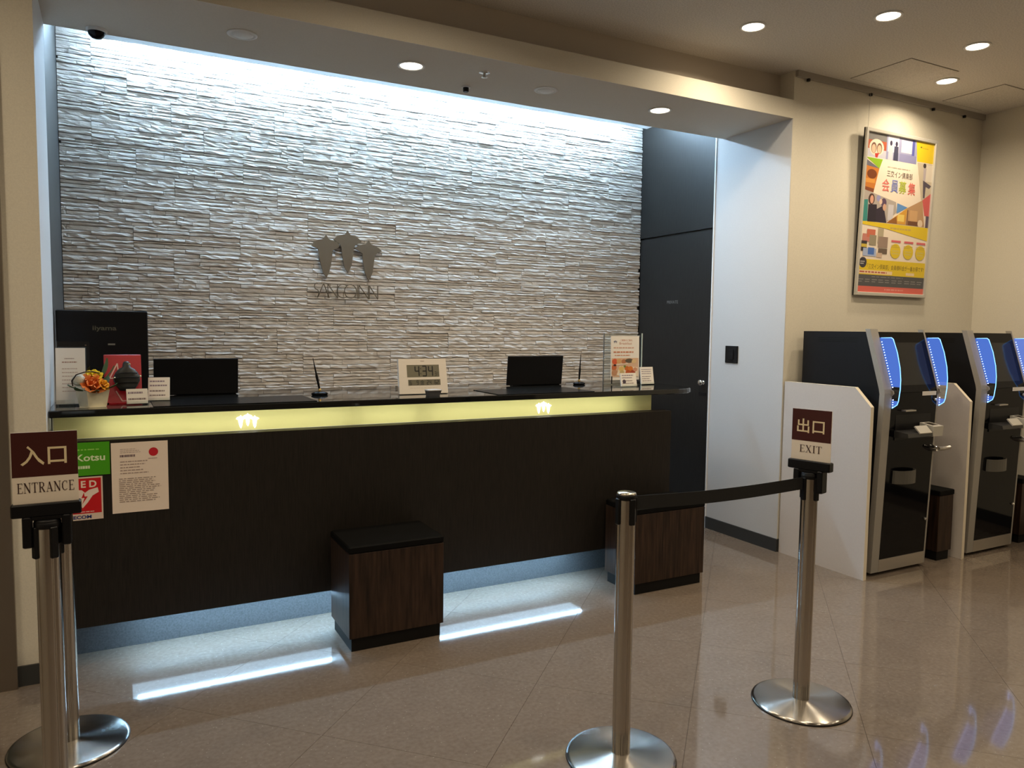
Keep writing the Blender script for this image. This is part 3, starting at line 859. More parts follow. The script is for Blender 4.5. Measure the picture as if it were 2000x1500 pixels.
# red leaflet stand and black pouch resting on it
t = thing('red_leaflet_stand', 'red slanted leaflet stand behind the flower pot', 'leaflet stand', (0.045, 3.93, ZK))
MR = Matrix.Rotation(math.radians(-14), 4, 'X')
MB().box(-0.078, 0.078, 0.0, 0.012, 0.004, 0.232, b=0.002).xf(MR).build('panel', M_RED, t)
MB().box(-0.060, 0.070, -0.035, 0.06, 0.0, 0.006).build('foot', M_RED, t)
wl = MB()
for a, b_ in (((-0.055, 0.12), (-0.022, 0.19)), ((-0.022, 0.19), (-0.016, 0.12)), ((-0.016, 0.12), (-0.055, 0.12)), ((-0.03, 0.06), (-0.005, 0.012)), ((-0.005, 0.012), (0.035, 0.014))):
    wl.prism(bar(*a, *b_, 0.005), 0, 'y', -0.0012, -0.0002)
wl.xf(MR).build('white_line_mark', ink(225, 190, 180), t)['kind'] = 'stuff'
t = thing('black_pouch', 'black ribbed leather pouch leaning on the red leaflet stand', 'pouch', (0.060, 3.902, ZK + 0.062))
vs, fs = [], []
prof = [(0.0, 0.030), (0.022, 0.044), (0.045, 0.055), (0.065, 0.054), (0.082, 0.047), (0.098, 0.034), (0.108, 0.018), (0.128, 0.014), (0.134, 0.009)]
mb = MB()
for i, (h, w) in enumerate(prof):
    for s in range(12):
        a = 2 * PI * s / 12
        vs.append((w * math.cos(a), (0.015 + 0.003 * (i % 2)) * math.sin(a) + 0.02 * h / 0.13, h))
for i in range(len(prof) - 1):
    for s in range(12):
        j = (s + 1) % 12
        fs.append((i * 12 + s, i * 12 + j, i * 12 + 12 + j, i * 12 + 12 + s))
fs += [tuple(range(11, -1, -1)), tuple(range((len(prof) - 1) * 12, len(prof) * 12))]
mb.add(vs, fs, 0, True).build('pouch_body', mat('black_leather', (0.012, 0.014, 0.014), 0.45), t)
for h, w in ((0.035, 0.050), (0.058, 0.054), (0.078, 0.048)):
    MB().tube([(-w * 0.9, -0.008, h), (-w * 0.4, -0.016, h + 0.004), (w * 0.4, -0.016, h + 0.005), (w * 0.9, -0.006, h + 0.002)], 0.0025, 6).build('rib', M_BLACKP, t)
MB().ball((0.056, -0.006, 0.066), 0.005, 0.004, 0.005, 8, 6).build('stud', mat('pale_stud', (0.6, 0.55, 0.35), 0.3, 0.8), t)
MB().ball((-0.050, -0.006, 0.060), 0.005, 0.004, 0.004, 8, 6).build('stud', mat('pale_stud', (0.6, 0.55, 0.35), 0.3, 0.8), t)
MB().ball((0.012, -0.004, 0.122), 0.005, 0.004, 0.004, 8, 6).build('stud', mat('pale_stud', (0.6, 0.55, 0.35), 0.3, 0.8), t)

def card_holder(x, y, rz, w, h, label, tilt, nlines, seed, dark=False):
    t = thing('card_holder', label, 'card holder', (x, y, ZK), rz)
    MB().box(-w / 2 - .003, w / 2 + .003, -0.012, 0.05, 0, 0.005).build('acrylic_foot', M_ACRYL, t)
    MB().box(-w / 2 - .003, w / 2 + .003, -0.014, -0.012, 0, 0.018).build('acrylic_lip', M_ACRYL, t)
    R = Matrix.Translation((0, -0.008, 0.006)) @ Matrix.Rotation(math.radians(-tilt), 4, 'X')
    MB().box(-w / 2, w / 2, 0, 0.008, 0, h).xf(R).build('card_stack', M_PAPER, t)
    p = Print()
    p.lines(-w * 0.42, h * 0.55, w * 0.42, h * 0.92, nlines, (135, 120, 135), 0.35, seed)
    p.lines(-w * 0.42, h * 0.12, w * 0.42, h * 0.5, nlines, (125, 110, 110), 0.3, seed + 1)
    if dark: p.poly(ell(-w * 0.3, h * 0.35, h * 0.16, h * 0.16), (70, 60, 75))
    po = p.build('card_print', t, -0.0003); po.data.transform(R)
card_holder(0.100, 3.855, 0.1, 0.088, 0.068, 'small white card in a holder in front of the red stand', 12, 1, 30)
card_holder(0.197, 3.99, -0.12, 0.095, 0.115, 'tall curved leaflet holder right of the red stand', 22, 2, 33)
card_holder(2.955, 3.955, 0.05, 0.128, 0.085, 'low leaflet holder in front of the breakfast notice', 12, 2, 36, True)
card_holder(3.195, 4.07, 0.05, 0.110, 0.115, 'upright leaflet holder right of the breakfast notice, near the counter end', 10, 3, 39)

# monitor seen from the back
t = thing('computer_monitor', 'large black computer monitor seen from behind at the counter\'s left end', 'monitor', (-0.034, 4.30, ZK))
MB().box(-0.202, 0.202, 0, 0.045, 0.03, 0.434, b=0.004).build('rear_shell', M_BLACKP, t)
MB().box(-0.195, 0.195, 0.0455, 0.048, 0.045, 0.428).build('screen', M_SCREEN, t)
MB().box(-0.04, 0.04, 0.01, 0.04, 0.008, 0.03).build('neck', M_BLACKP, t)
MB().box(-0.11, 0.11, -0.06, 0.10, 0, 0.008, b=0.002).build('foot', M_BLACKP, t)
MB().prism(rect(-0.05, 0.326, 0.055, 0.356), 0, 'y', -0.0002, 0.0).build('logo_plate', M_BLACKP, t)
p = Print(); p.text('iiyama', -0.046, 0.329, 0.060, 0.358, (84, 82, 66), offset=0.02)
p.build('brand_lettering', t, -0.0004)
MB().box(0.02, 0.052, -0.004, 0.0, 0.262, 0.270).build('lock_slot', mat('grey_slot', (0.22, 0.21, 0.17), 0.4), t)
for q in range(8):
    MB().box(-0.12, 0.12, -0.0008, 0.0, 0.385 + q * 0.005, 0.387 + q * 0.005).build('vent_slit', M_BODY, t)

# two laptops with their lids towards the lobby
def laptop(x, y, rz, label):
    t = thing('laptop', label, 'laptop', (x, y, ZK), rz)
    MB().box(-0.10, 0.20, 0.02, 0.17, 0.0, 0.018, b=0.003).build('keyboard_base', M_BLACKP, t)
    R = Matrix.Translation((0, 0.02, 0.004)) @ Matrix.Rotation(math.radians(6), 4, 'X')
    MB().box(-0.206, 0.206, -0.010, 0.0, 0.0, 0.190, b=0.0025).xf(R).build('lid', mat('black_lid', (0.004, 0.004, 0.005), 0.5, spec=0.2), t)
    MB().box(-0.195, 0.195, 0.0002, 0.001, 0.015, 0.18).xf(R).build('screen', M_SCREEN, t)
    for s in (-0.13, 0.13):
        MB().lathe([(0.007, s - 0.03), (0.007, s + 0.03)], 10, (0, 0.02, 0.008), 'x').build('hinge', M_BODY, t)
laptop(0.395, 4.28, 0.0, 'black laptop with open lid beside the large monitor')
laptop(2.44, 4.27, 0.0, 'black laptop with open lid between the clock and the breakfast notice')

# writing mats
tag(MB().box(0.16, 0.89, 3.715, 4.05, ZK, ZK + 0.003, b=0.001).build('writing_mat', M_MAT), 'black writing mat on the counter in front of the left laptop', 'desk mat', 'writing mats on the counter')
tag(MB().box(1.89, 2.53, 3.715, 4.05, ZK, ZK + 0.003, b=0.001).build('writing_mat', M_MAT), 'black writing mat on the counter in front of the right laptop', 'desk mat', 'writing mats on the counter')

# pens in desk stands
def pen_stand(x, y, lean, label):
    t = thing('pen_stand', label, 'pen stand', (x, y, ZK), group='desk pens on the counter')
    MB().lathe([(0.040, 0), (0.046, 0.004), (0.044, 0.011), (0.030, 0.017), (0.012, 0.020)], 24, mod=lambda a: 1 - 0.25 * abs(math.sin(a))).build('weighted_base', M_BLACKG, t)
    MB().lathe([(0.008, 0.018), (0.0085, 0.030), (0.006, 0.034)], 14).build('brass_socket', mat('brass', (0.5, 0.36, 0.14), 0.3, 1.0), t)
    R = Matrix.Translation((0, 0, 0.026)) @ Matrix.Rotation(lean, 4, 'Y')
    MB().lathe([(0.0045, 0.0), (0.0062, 0.035), (0.0074, 0.075), (0.0050, 0.088), (0.0040, 0.12), (0.0015, 0.175), (0.0, 0.178)], 12).xf(R).build('pen', M_BLACKP, t)
pen_stand(0.985, 4.06, -0.20, 'black desk pen leaning left in its stand, left of the clock')
pen_stand(2.752, 4.23, 0.06, 'black desk pen standing nearly upright beside the right laptop')

# digital clock
t = thing('digital_clock', 'beige digital desk clock with grey display showing 4:34', 'clock', (1.525, 3.905, ZK))
RC = Matrix.Rotation(math.radians(-10), 4, 'X')
MB().prism([(-0.143, 0.004), (0.143, 0.004), (0.140, 0.198), (-0.140, 0.198)], 0, 'y', 0, 0.022).xf(RC).build('case', M_WOODCLK, t)
MB().box(-0.094, 0.096, -0.0006, 0.0, 0.096, 0.164).xf(RC).build('time_display', ink(120, 116, 98), t)
MB().box(-0.090, 0.100, -0.0006, 0.0, 0.050, 0.082).xf(RC).build('date_display', ink(112, 108, 92), t)
M_LCD = mat('lcd_black', (0.012, 0.012, 0.014), 0.5)
def lcd(name, polys, stuff=False):
    dg = MB()
    for q in polys: dg.add([(a, -0.0009, b_) for a, b_ in q], [tuple(range(len(q)))])
    o = dg.xf(RC).build(name, M_LCD, t)
    if stuff: o['kind'] = 'stuff'
for ch, x in (('4', -0.046), ('3', -0.003), ('4', 0.034)): lcd('digit', seven(ch, x, 0.102, 0.022, 0.054, 0.0065))
lcd('colon', [rect(-0.016, 0.112, -0.012, 0.118), rect(-0.016, 0.140, -0.012, 0.146)], True)
ps = seven('3', 0.069, 0.102, 0.009, 0.022, 0.0026) + seven('1', 0.080, 0.102, 0.009, 0.022, 0.0026)
for ch, x in (('6', -0.080), ('9', -0.040), ('2', 0.020), ('4', 0.035), ('6', 0.066), ('2', 0.080)):
    ps += seven(ch, x, 0.055, 0.009, 0.021, 0.0026)
ps += fit(text_polys('金'), -0.020, 0.054, 0.004, 0.078)
lcd('small_digits', ps, True)
p = Print(); p.lines(-0.012, 0.182, 0.016, 0.188, 1, (130, 105, 85), 0.5, 50); p.lines(-0.08, 0.034, 0.09, 0.037, 1, (185, 165, 145), 0.3, 51)
po = p.build('case_print', t, -0.0001); po.data.transform(RC)
MB().lathe([(0.008, 0), (0.008, 0.03)], 12, (-0.150, 0.03, 0.018), 'z').build('chrome_leg', M_CHROME, t)
MB().box(-0.05, 0.05, 0.04, 0.09, 0, 0.006).build('rear_foot', M_WOODCLK, t)
t = thing('grey_clip_device', 'small grey device lying in front of the digital clock', 'device', (1.535, 3.80, ZK))
MB().prism([(-0.030, 0), (0.030, 0), (0.040, 0.026), (-0.036, 0.026)], 0, 'y', -0.02, 0.03).build('device_body', mat('dark_grey_plastic', (0.05, 0.05, 0.055), 0.5), t)
MB().box(-0.038, 0.042, -0.024, 0.034, 0.0265, 0.034, b=0.002).build('device_top', mat('light_grey_plastic', (0.42, 0.40, 0.38), 0.5), t)

# right acrylic stand with the breakfast notice
t = thing('breakfast_notice_stand', 'clear acrylic stand with a breakfast notice showing food', 'notice stand', (3.095, 4.18, ZK))
MB().box(-0.155, 0.165, 0.04, 0.045, 0, 0.345).build('back_plate', M_ACRYL, t)
MB().box(0.163, 0.166, 0.036, 0.046, 0, 0.345).build('bright_edge', mat('pale_green_edge', (0.55, 0.56, 0.45), 0.3), t)
MB().box(-0.156, -0.153, 0.036, 0.046, 0, 0.345).build('left_edge', mat('grey_edge', (0.12, 0.12, 0.11), 0.3), t)
MB().box(-0.155, 0.165, -0.05, 0.04, 0, 0.006).build('base_plate', M_ACRYL, t)
MB().lathe([(0.004, 0), (0.004, 0.05)], 8, (-0.135, -0.03, 0.006), 'z').build('black_pin', M_BLACKP, t)
MB().lathe([(0.006, 0), (0.006, 0.02)], 10, (0.135, 0.025, 0.325), 'y').build('chrome_pin', M_CHROME, t)
RB = Matrix.Translation((0, 0, 0.028)) @ Matrix.Rotation(math.radians(-1.5), 4, 'X')
MB().box(-0.122, 0.115, 0.0, 0.002, 0, 0.298).xf(RB).build('notice_sheet', M_PAPER, t)
p = Print()
p.text('ご朝食のご案内', -0.045, 0.262, 0.055, 0.276, (205, 130, 105))
p.text('Breakfast', -0.052, 0.240, 0.052, 0.256, (200, 140, 115))
p.polys(sprout(-0.085, 0.258, 0.03), (90, 95, 130))
p.lines(-0.10, 0.212, 0.09, 0.224, 1, (205, 160, 140), 0.6, 60)
p.lines(-0.10, 0.182, 0.10, 0.196, 1, (200, 130, 100), 0.7, 61)
p.lines(-0.09, 0.162, 0.10, 0.172, 1, (205, 140, 110), 0.6, 62)
p.poly(rect(-0.115, 0.02, 0.108, 0.148), (214, 178, 148))
rr = random.Random(5)
for (cx, cy, rx, ry, c) in ((-0.09, 0.125, .022, .02, (215, 95, 60)), (-0.055, 0.128, .02, .016, (215, 165, 110)), (-0.015, 0.125, .02, .016, (185, 120, 80)), (0.03, 0.130, .034, .015, (95, 85, 70)), (0.07, 0.125, .02, .014, (220, 190, 140)), (-0.095, 0.085, .02, .02, (200, 110, 70)), (-0.09, 0.05, .025, .02, (190, 140, 105))):
    p.poly(ell(cx, cy, rx, ry, 14), c)
p.poly([(-0.075, 0.035), (-0.05, 0.095), (0.10, 0.085), (0.105, 0.02), (0.0, 0.022)], (235, 220, 195))
for (cx, cy, r_, c) in ((-0.035, 0.075, .022, (225, 190, 110)), (-0.03, 0.05, .02, (200, 175, 120)), (0.01, 0.078, .02, (205, 110, 40)), (0.04, 0.075, .022, (215, 125, 50)), (0.02, 0.05, .022, (190, 90, 40)), (0.06, 0.05, .022, (170, 75, 45)), (-0.008, 0.092, .010, (120, 135, 60)), (0.08, 0.07, .018, (205, 150, 120))):
    p.poly(ell(cx, cy, r_, r_ * 0.8, 12), c)
p.poly(bar(-0.09, 0.102, 0.02, 0.112, 0.005), (235, 225, 210)); p.poly(ell(-0.09, 0.101, .012, .006, 10), (50, 35, 40))
po = p.build('notice_print', t, -0.0002); po.data.transform(RB)

# ------------------------------------------------------------------ stools
def stool(x0, x1, y0, y1, label):
    t = thing('cube_stool', label, 'stool', ((x0 + x1) / 2, (y0 + y1) / 2, 0), group='dark wood stools at the counter')
    w, d = (x1 - x0) / 2, (y1 - y0) / 2
    MB().box(-w + 0.013, w - 0.013, -d + 0.013, d - 0.013, 0, 0.064).build('plinth', M_PLINTH, t)
    MB().box(-w, w, -d, d, 0.064, 0.462, b=0.0015).build('body', M_STOOL, t)
    MB().box(-w - 0.002, w + 0.002, -d - 0.002, d + 0.002, 0.462, 0.497, b=0.006).build('cushion', M_CUSH, t)
stool(0.934, 1.400, 3.322, 3.645, 'dark wood cube stool standing alone before the middle of the counter')
stool(2.577, 3.083, 3.352, 3.645, 'dark wood cube stool at the right end of the counter behind the belt post')

# ------------------------------------------------------------------ belt posts
def groove(a):
    d = abs(((a + PI / 4) % (PI / 2)) - PI / 4)      # distance to nearest quarter direction
    return 1.0 if d > 0.17 else 0.86 + 0.14 * (d / 0.17) ** 3
def stanchion(x, y, rz, label, cap=True, base_rot=0.0):
    t = thing('belt_post', label, 'belt post', (x, y, 0), rz)
    MB().lathe([(0.190, 0.0), (0.192, 0.004), (0.190, 0.010), (0.180, 0.0125), (0.120, 0.015), (0.050, 0.020), (0.034, 0.022)], 72).build('base_disc', M_DISC, t)
    MB().lathe([(0.193, 0.0), (0.1935, 0.003), (0.192, 0.0045)], 72).build('rubber_rim', M_BLACKP, t)
    MB().lathe([(0.0318, 0.02), (0.0318, 0.92)], 96, mod=groove).build('pole', M_STEEL, t)
    MB().lathe([(0.033, 0.92), (0.0345, 0.924), (0.0345, 0.936), (0.033, 0.938)], 40).build('collar', M_BLACKP, t)
    MB().lathe([(0.033, 0.938), (0.033, 0.942), (0.030, 0.945), (0.0, 0.946)], 40).build('top_cap', M_STEEL if cap else M_BLACKP, t)
    for k in range(4):
        A = Matrix.Rotation(k * PI / 2, 4, 'Z')
        MB().box(0.027, 0.040, -0.010, 0.010, 0.836, 0.926, b=0.002).xf(A).build('belt_clip', M_BLACKP, t)
    return t
def post_sign(t, rz, kanji, word, width=0.160):
    """sign holder and sign on a post; the sign faces local -y after rotation rz"""
    A = Matrix.Rotation(rz, 4, 'Z')
    w = width / 2
    MB().box(-w - 0.006, w + 0.006, -0.020, 0.016, 0.955, 0.992, b=0.003).xf(A).build('sign_holder', M_BLACKP, t)
    MB().box(-0.060, -0.036, -0.022, 0.022, 0.868, 0.956, b=0.003).xf(A).build('holder_lug', M_BLACKP, t)
    MB().box(0.036, 0.060, -0.022, 0.022, 0.868, 0.956, b=0.003).xf(A).build('holder_lug', M_BLACKP, t)
    MB().box(-0.036, 0.036, -0.020, 0.020, 0.9462, 0.956).xf(A).build('holder_bridge', M_BLACKP, t)
    s = MB().box(-w, w, -0.004, 0.0, 0.985, 1.194).xf(A).build('sign_panel', ink(240, 228, 212), t)
    p = Print()
    p.poly(rect(-w, 1.068, w, 1.194), (66, 18, 12))
    ps = text_polys(kanji, 1.0, 0.012)
    p.polys(fit(ps, -w * 0.74, 1.100, w * 0.66, 1.156), (232, 215, 175))
    sw = 0.86 if len(word) > 5 else 0.56
    p.polys(fit(serif_polys(word), -w * sw, 1.022, w * sw, 1.052), (70, 48, 45))
    so_ = p.build('sign_print', s, -0.0042, 0.0002); so_.data.transform(A)
    return s
e1 = stanchion(-0.173, 2.49, 0.51, 'steel belt post carrying the brown ENTRANCE sign', cap=False)
post_sign(e1, -0.51 + 0.02, '入口', 'ENTRANCE')
stanchion(-0.165, 3.03, 0.3, 'steel belt post half hidden behind the ENTRANCE sign post')
stanchion(1.55, 2.072, 0.0, 'plain steel belt post in the foreground, belt attached at its right')
e4 = stanchion(2.439, 2.062, 0.0, 'steel belt post carrying the brown EXIT sign, belt attached at its left', cap=False)
post_sign(e4, math.radians(-90 + 180 - 14.5 - 180 + 180) if False else math.radians(-75.5 + 0), '出口', 'EXIT')
bl = MB()
n = 16
vs = []
for i in range(n + 1):
    u = i / n
    x = -0.848 + 0.807 * u
    sag = -0.010 * math.sin(PI * u) ** 1
    zt = 0.928 + sag
    for dy in (-0.0008, 0.0008):
        vs += [(x, dy + 0.01 * (1 - u), zt), (x, dy + 0.01 * (1 - u), zt - 0.048)]
fs = []
for i in range(n):
    o = i * 4
    fs += [(o, o + 1, o + 5, o + 4), (o + 2, o + 6, o + 7, o + 3), (o, o + 4, o + 6, o + 2), (o + 1, o + 3, o + 7, o + 5)]
fs += [(0, 2, 3, 1), (n * 4, n * 4 + 1, n * 4 + 3, n * 4 + 2)]
bo = tag(bl.add(vs, fs).build('retractable_belt', M_BELT), 'black webbing belt stretched between the plain post and the EXIT post', 'belt')
bo.location = (2.439, 2.062, 0)

# ------------------------------------------------------------------ payment kiosks, screens and bins
def side_panel(x, label):
    t = thing('partition_panel', label, 'partition', (x, 0, 0), group='white partitions beside the payment machines')
    MB().prism([(2.952, 0), (2.952, 1.055), (3.066, 1.166), (YP - 0.012, 1.166), (YP - 0.012, 0)], 0, 'x', -0.013, 0.013).build('board', M_WHITEB, t)
    e = MB()
    MB().prism([(2.9505, 0), (2.9505, 1.0556), (3.0654, 1.1675), (YP - 0.012, 1.1675), (YP - 0.012, 1.1662), (3.066, 1.1662), (2.9518, 1.0552), (2.9518, 0)], 0, 'x', -0.0135, 0.0135).build('edge_band', mat('cream_edge', (0.78, 0.70, 0.55), 0.5), t)
side_panel(4.002, 'white chamfered partition panel left of the nearer payment machine')
side_panel(4.985, 'white chamfered partition panel between the two payment machines')

def kiosk(label):
    t = thing('payment_machine', label, 'payment machine', (4.095, 0, 0), group='payment machines along the wall')
    W = 0.515
    yb = 3.56
    # body
    MB().prism([(3.005, 0.03), (2.972, 1.13), (3.075, 1.505), (yb, 1.505), (yb, 0.03)], 0, 'x', 0.0, W).build('body', M_BODY, t)
    MB().box(0.02, W - 0.02, 3.03, yb - 0.02, 0, 0.03).build('foot', M_PLINTH, t)
    # side vents
    for k in range(3):
        MB().box(-0.001, 0.0, 3.14, 3.44, 1.438 + k * 0.012, 1.443 + k * 0.012).build('vent_slot', M_PLINTH, t)
    # silver side frames following the bent front
    prof = [(2.975, 0.022), (2.937, 1.135), (2.941, 1.16), (3.056, 1.522), (3.090, 1.522), (2.978, 1.16), (2.972, 1.13), (3.010, 0.022)]
    for x0, x1, nm in ((-0.006, 0.062, 'side_frame'), (W - 0.012, W + 0.002, 'side_frame')):
        MB().prism(prof, 0, 'x', x0, x1).build(nm, mat('silver_paint', (0.34, 0.32, 0.285), 0.5, 0.15), t)
    MB().prism([(2.974, 0.022), (2.9705, 0.10), (3.0075, 0.10), (3.010, 0.022)], 0, 'x', 0.062, W - 0.012).build('kick_plate', M_ALU, t)
    # front gloss panels: lower vertical and upper slanted
    def yl(z): return 2.977 - 0.0342 * z
    lowp = MB().prism([(yl(0.10), 0.10), (yl(1.135), 1.135), (2.972, 1.13), (3.004, 0.10)], 0, 'x', 0.062, W - 0.012).build('front_panel', M_BLACKG, t)
    MB().prism([(2.9385, 1.137), (3.052, 1.505), (3.075, 1.503), (2.973, 1.132)], 0, 'x', 0.062, W - 0.012).build('upper_panel', M_BLACKG, t)
    # inset screen on the slanted face
    def ys(z): return 2.9385 + (z - 1.137) * (0.1135 / 0.368)
    MB().prism([(ys(1.18) - 0.0006, 1.18), (ys(1.44) - 0.0006, 1.44), (ys(1.44), 1.44), (ys(1.18), 1.18)], 0, 'x', 0.10, W - 0.055).build('screen', M_SCREEN, t)
    # lit wings left and right
    wing = [(3.030, 1.468), (2.962, 1.470), (2.950, 1.462), (2.918, 1.38), (2.896, 1.29), (2.888, 1.22), (2.888, 1.16), (2.896, 1.09), (2.904, 1.068), (2.936, 1.045)]
    zin = lambda z: (3.039 - (1.47 - z) * 0.3177) if z > 1.145 else 2.938
    for xw in (0.063, W + 0.003):
        def seg(z0, z1):
            pf = []
            for a, b_ in zip(wing[1:], wing[2:]):
                for u in (0, .25, .5, .75):
                    pf.append((a[0] + (b_[0] - a[0]) * u, a[1] + (b_[1] - a[1]) * u))
            pf = [q for q in pf if z0 <= q[1] <= z1]
            return [(zin(pf[0][1]), pf[0][1])] + pf + [(zin(pf[-1][1]), pf[-1][1])]
        w = MB().prism(seg(1.165, 1.471), 0, 'x', xw, xw + 0.006).build('light_wing', M_BLUE, t)
        MB().prism(seg(1.095, 1.17), 0, 'x', xw, xw + 0.006).build('wing_clear_part', M_ACRYL, w)
        MB().prism(seg(1.04, 1.099), 0, 'x', xw, xw + 0.006).build('wing_lower_part', M_BLUE, w)
        MB().tube([(xw + 0.003, q[0], q[1]) for q in wing], 0.0028, 6).build('glowing_edge', M_BEDGE, w)
        ld = MB()
        for k in range(18):
            z = 1.172 + k * 0.0160
            ld.ball((xw + 0.003, zin(z) - 0.006, z), 0.0042, 0.0032, 0.0032, 6, 4)
        for k in range(4):
            z = 1.052 + k * 0.0145
            ld.ball((xw + 0.003, 2.932, z), 0.0042, 0.0032, 0.0032, 6, 4)
        ld.build('led_row', M_LED, w)
        MB().prism([(2.922, 1.132), (2.937, 1.118), (2.942, 1.14), (2.940, 1.156), (2.926, 1.150)], 0, 'x', xw - 0.010, xw - 0.0005).build('wing_bracket', M_ALU, w)
    # label, slot bar, scanner, counter shelf, lever, pocket, locks
    MB().prism([(yl(1.12) - 0.003, 1.113), (yl(1.135) - 0.003, 1.138), (yl(1.135), 1.138), (yl(1.12), 1.113)], 0, 'x', 0.355, 0.490).build('label_strip', M_PAPER, t)
    MB().box(0.165, 0.265, yl(1.03) - 0.03, yl(1.03), 1.022, 1.030).build('card_slot', M_ALU, t)
    rcs = MB().box(0.115, 0.455, yl(0.9) - 0.004, yl(0.9) + 0.004, 0.845, 1.000).build('reader_bezel', M_BLACKP, t)
    MB().prism([(2.945, 0.905), (2.855, 0.895), (2.850, 0.872), (2.945, 0.862)], 0, 'x', 0.11, 0.40).build('reader_shelf', mat('smoked_plastic', (0.030, 0.030, 0.030), 0.3), t)
    MB().prism([(2.885, 0.935), (2.845, 0.895), (2.850, 0.889), (2.890, 0.929)], 0, 'x', 0.215, 0.330).build('reader_edge', M_BEIGEP, t)
    sb = MB().prism([(2.94, 0.945), (2.845, 0.930), (2.850, 0.868), (2.94, 0.860)], 0, 'x', 0.345, 0.440).build('scanner_box', M_BEIGEP, t)
    MB().prism([(2.925, 0.9440), (2.868, 0.9350), (2.868, 0.9332), (2.925, 0.942)], 0, 'x', 0.365, 0.420).build('scanner_window', mat('dark_window', (0.05, 0.04, 0.03), 0.2), sb)
    MB().lathe([(0.022, 0), (0.022, 0.02), (0.016, 0.04)], 18, (0, 0, 0), 'y').xf(Matrix.Translation((0.492, yl(0.775), 0.775)) @ Matrix.Scale(-1, 4, (0, 1, 0))).build('lever_hub', M_CHROME, t)
    MB().tube([(0.492, yl(0.775) - 0.045, 0.775), (0.53, yl(0.775) - 0.052, 0.775), (0.60, yl(0.775) - 0.052, 0.778)], [0.014, 0.013, 0.012], 10).build('lever', M_ALU, t)
    pk = []
    for k in range(13):
        a = PI * k / 12
        pk.append((0.230 - 0.100 * math.cos(a), yl(0.6) - 0.055 * math.sin(a)))
    inner = [(0.230 - 0.093 * math.cos(PI * k / 12), yl(0.6) - 0.048 * math.sin(PI * k / 12)) for k in range(13)]
    ring = pk + inner[::-1]
    MB().prism(ring, 0, 'z', 0.580, 0.655).build('receipt_pocket', mat('taupe_plastic', (0.085, 0.080, 0.068), 0.4), t)
    MB().prism(pk, 0, 'z', 0.574, 0.580).build('pocket_bottom', mat('taupe_plastic', (0.085, 0.080, 0.068), 0.4), t)
    for z in (1.085, 0.315):
        MB().lathe([(0.010, 0), (0.010, 0.008), (0.006, 0.014)], 14, (0, 0, 0), 'y').xf(Matrix.Translation((0.485, yl(z), z)) @ Matrix.Scale(-1, 4, (0, 1, 0))).build('lock', M_CHROME, t)
    return t
k1 = kiosk('black payment machine with blue lit side wings, nearer to the counter')
k2 = copy_tree(k1)
k2.location.x += 0.978
k2['label'] = 'black payment machine with blue lit side wings, at the right edge of the picture'

def bin_box(x, label):
    t = thing('waste_bin', label, 'bin', (x, 3.09, 0), group='narrow wood bins beside the payment machines')
    MB().box(-0.062, 0.062, -0.085, 0.085, 0, 0.062).build('plinth', M_PLINTH, t)
    MB().box(-0.074, 0.074, -0.095, 0.095, 0.062, 0.435, b=0.0015).build('body', M_STOOL, t)
    MB().box(-0.078, 0.078, -0.099, 0.099, 0.435, 0.470, b=0.004).build('lid', M_CUSH, t)
bin_box(4.848, 'narrow dark wood bin between the two payment machines')
bin_box(5.80, 'narrow dark wood bin beyond the farther payment machine')

# switch plate on the white reveal
t = thing('switch_plate', 'black square switch plate on the white wall beside the door', 'switch', (XB - 0.004, 4.098, 1.33))
MB().box(-0.008, 0, -0.062, 0.062, -0.062, 0.062, b=0.002).build('plate', M_BLACKP, t)
MB().box(-0.012, -0.008, -0.022, 0.022, -0.036, 0.036, b=0.001).build('rocker', M_BODY, t)

# ------------------------------------------------------------------ hanging poster
PW, PH = 0.790, 1.150
t = thing('framed_poster', 'tall framed hotel membership poster hanging on the cream wall', 'poster', (4.625, YP - 0.022, 1.762), rx=math.radians(1.9))
fr = 0.026
f = MB()
MB().box(0, PW, 0.004, 0.014, 0, PH).build('backing_board', M_BODY, t)
M_PFR = mat('pale_silver_frame', (0.62, 0.60, 0.55), 0.35, 0.35)
MB().box(0, PW, -0.010, 0.012, 0, fr, b=0.004).build('frame_bar', M_PFR, t)
MB().box(0, PW, -0.010, 0.012, PH - fr, PH, b=0.004).build('frame_bar', M_PFR, t)
MB().box(0, fr, -0.010, 0.012, fr * 0.6, PH - fr * 0.6, b=0.004).build('frame_bar', M_PFR, t)
MB().box(PW - fr, PW, -0.010, 0.012, fr * 0.6, PH - fr * 0.6, b=0.004).build('frame_bar', M_PFR, t)
p = Print()
X0, X1, Z0, Z1 = fr, PW - fr, fr, PH - fr
def Q(pts_): return [(X0 + a * (X1 - X0), Z1 - b_ * (Z1 - Z0)) for a, b_ in pts_]
def R(a0, b0, a1, b1): return Q([(a0, b0), (a1, b0), (a1, b1), (a0, b1)])
def E(a, b_, ra, rb_, n=16): return Q([(a + ra * math.cos(2 * PI * i / n), b_ + rb_ * math.sin(2 * PI * i / n)) for i in range(n)])
def T(s, a0, b0, a1, b1, c, off=0.0):
    q = Q([(a0, b1), (a1, b0)]); p.text(s, q[0][0], q[0][1], q[1][0], q[1][1], c, offset=off)
def LN(a0, b0, a1, b1, n, c, duty, seed):
    q = Q([(a0, b1), (a1, b0)]); p.lines(q[0][0], q[0][1], q[1][0], q[1][1], n, c, duty, seed)
YEL = (226, 196, 40); WHT = (236, 222, 205)
p.poly(R(0, 0, 1, 1), WHT)
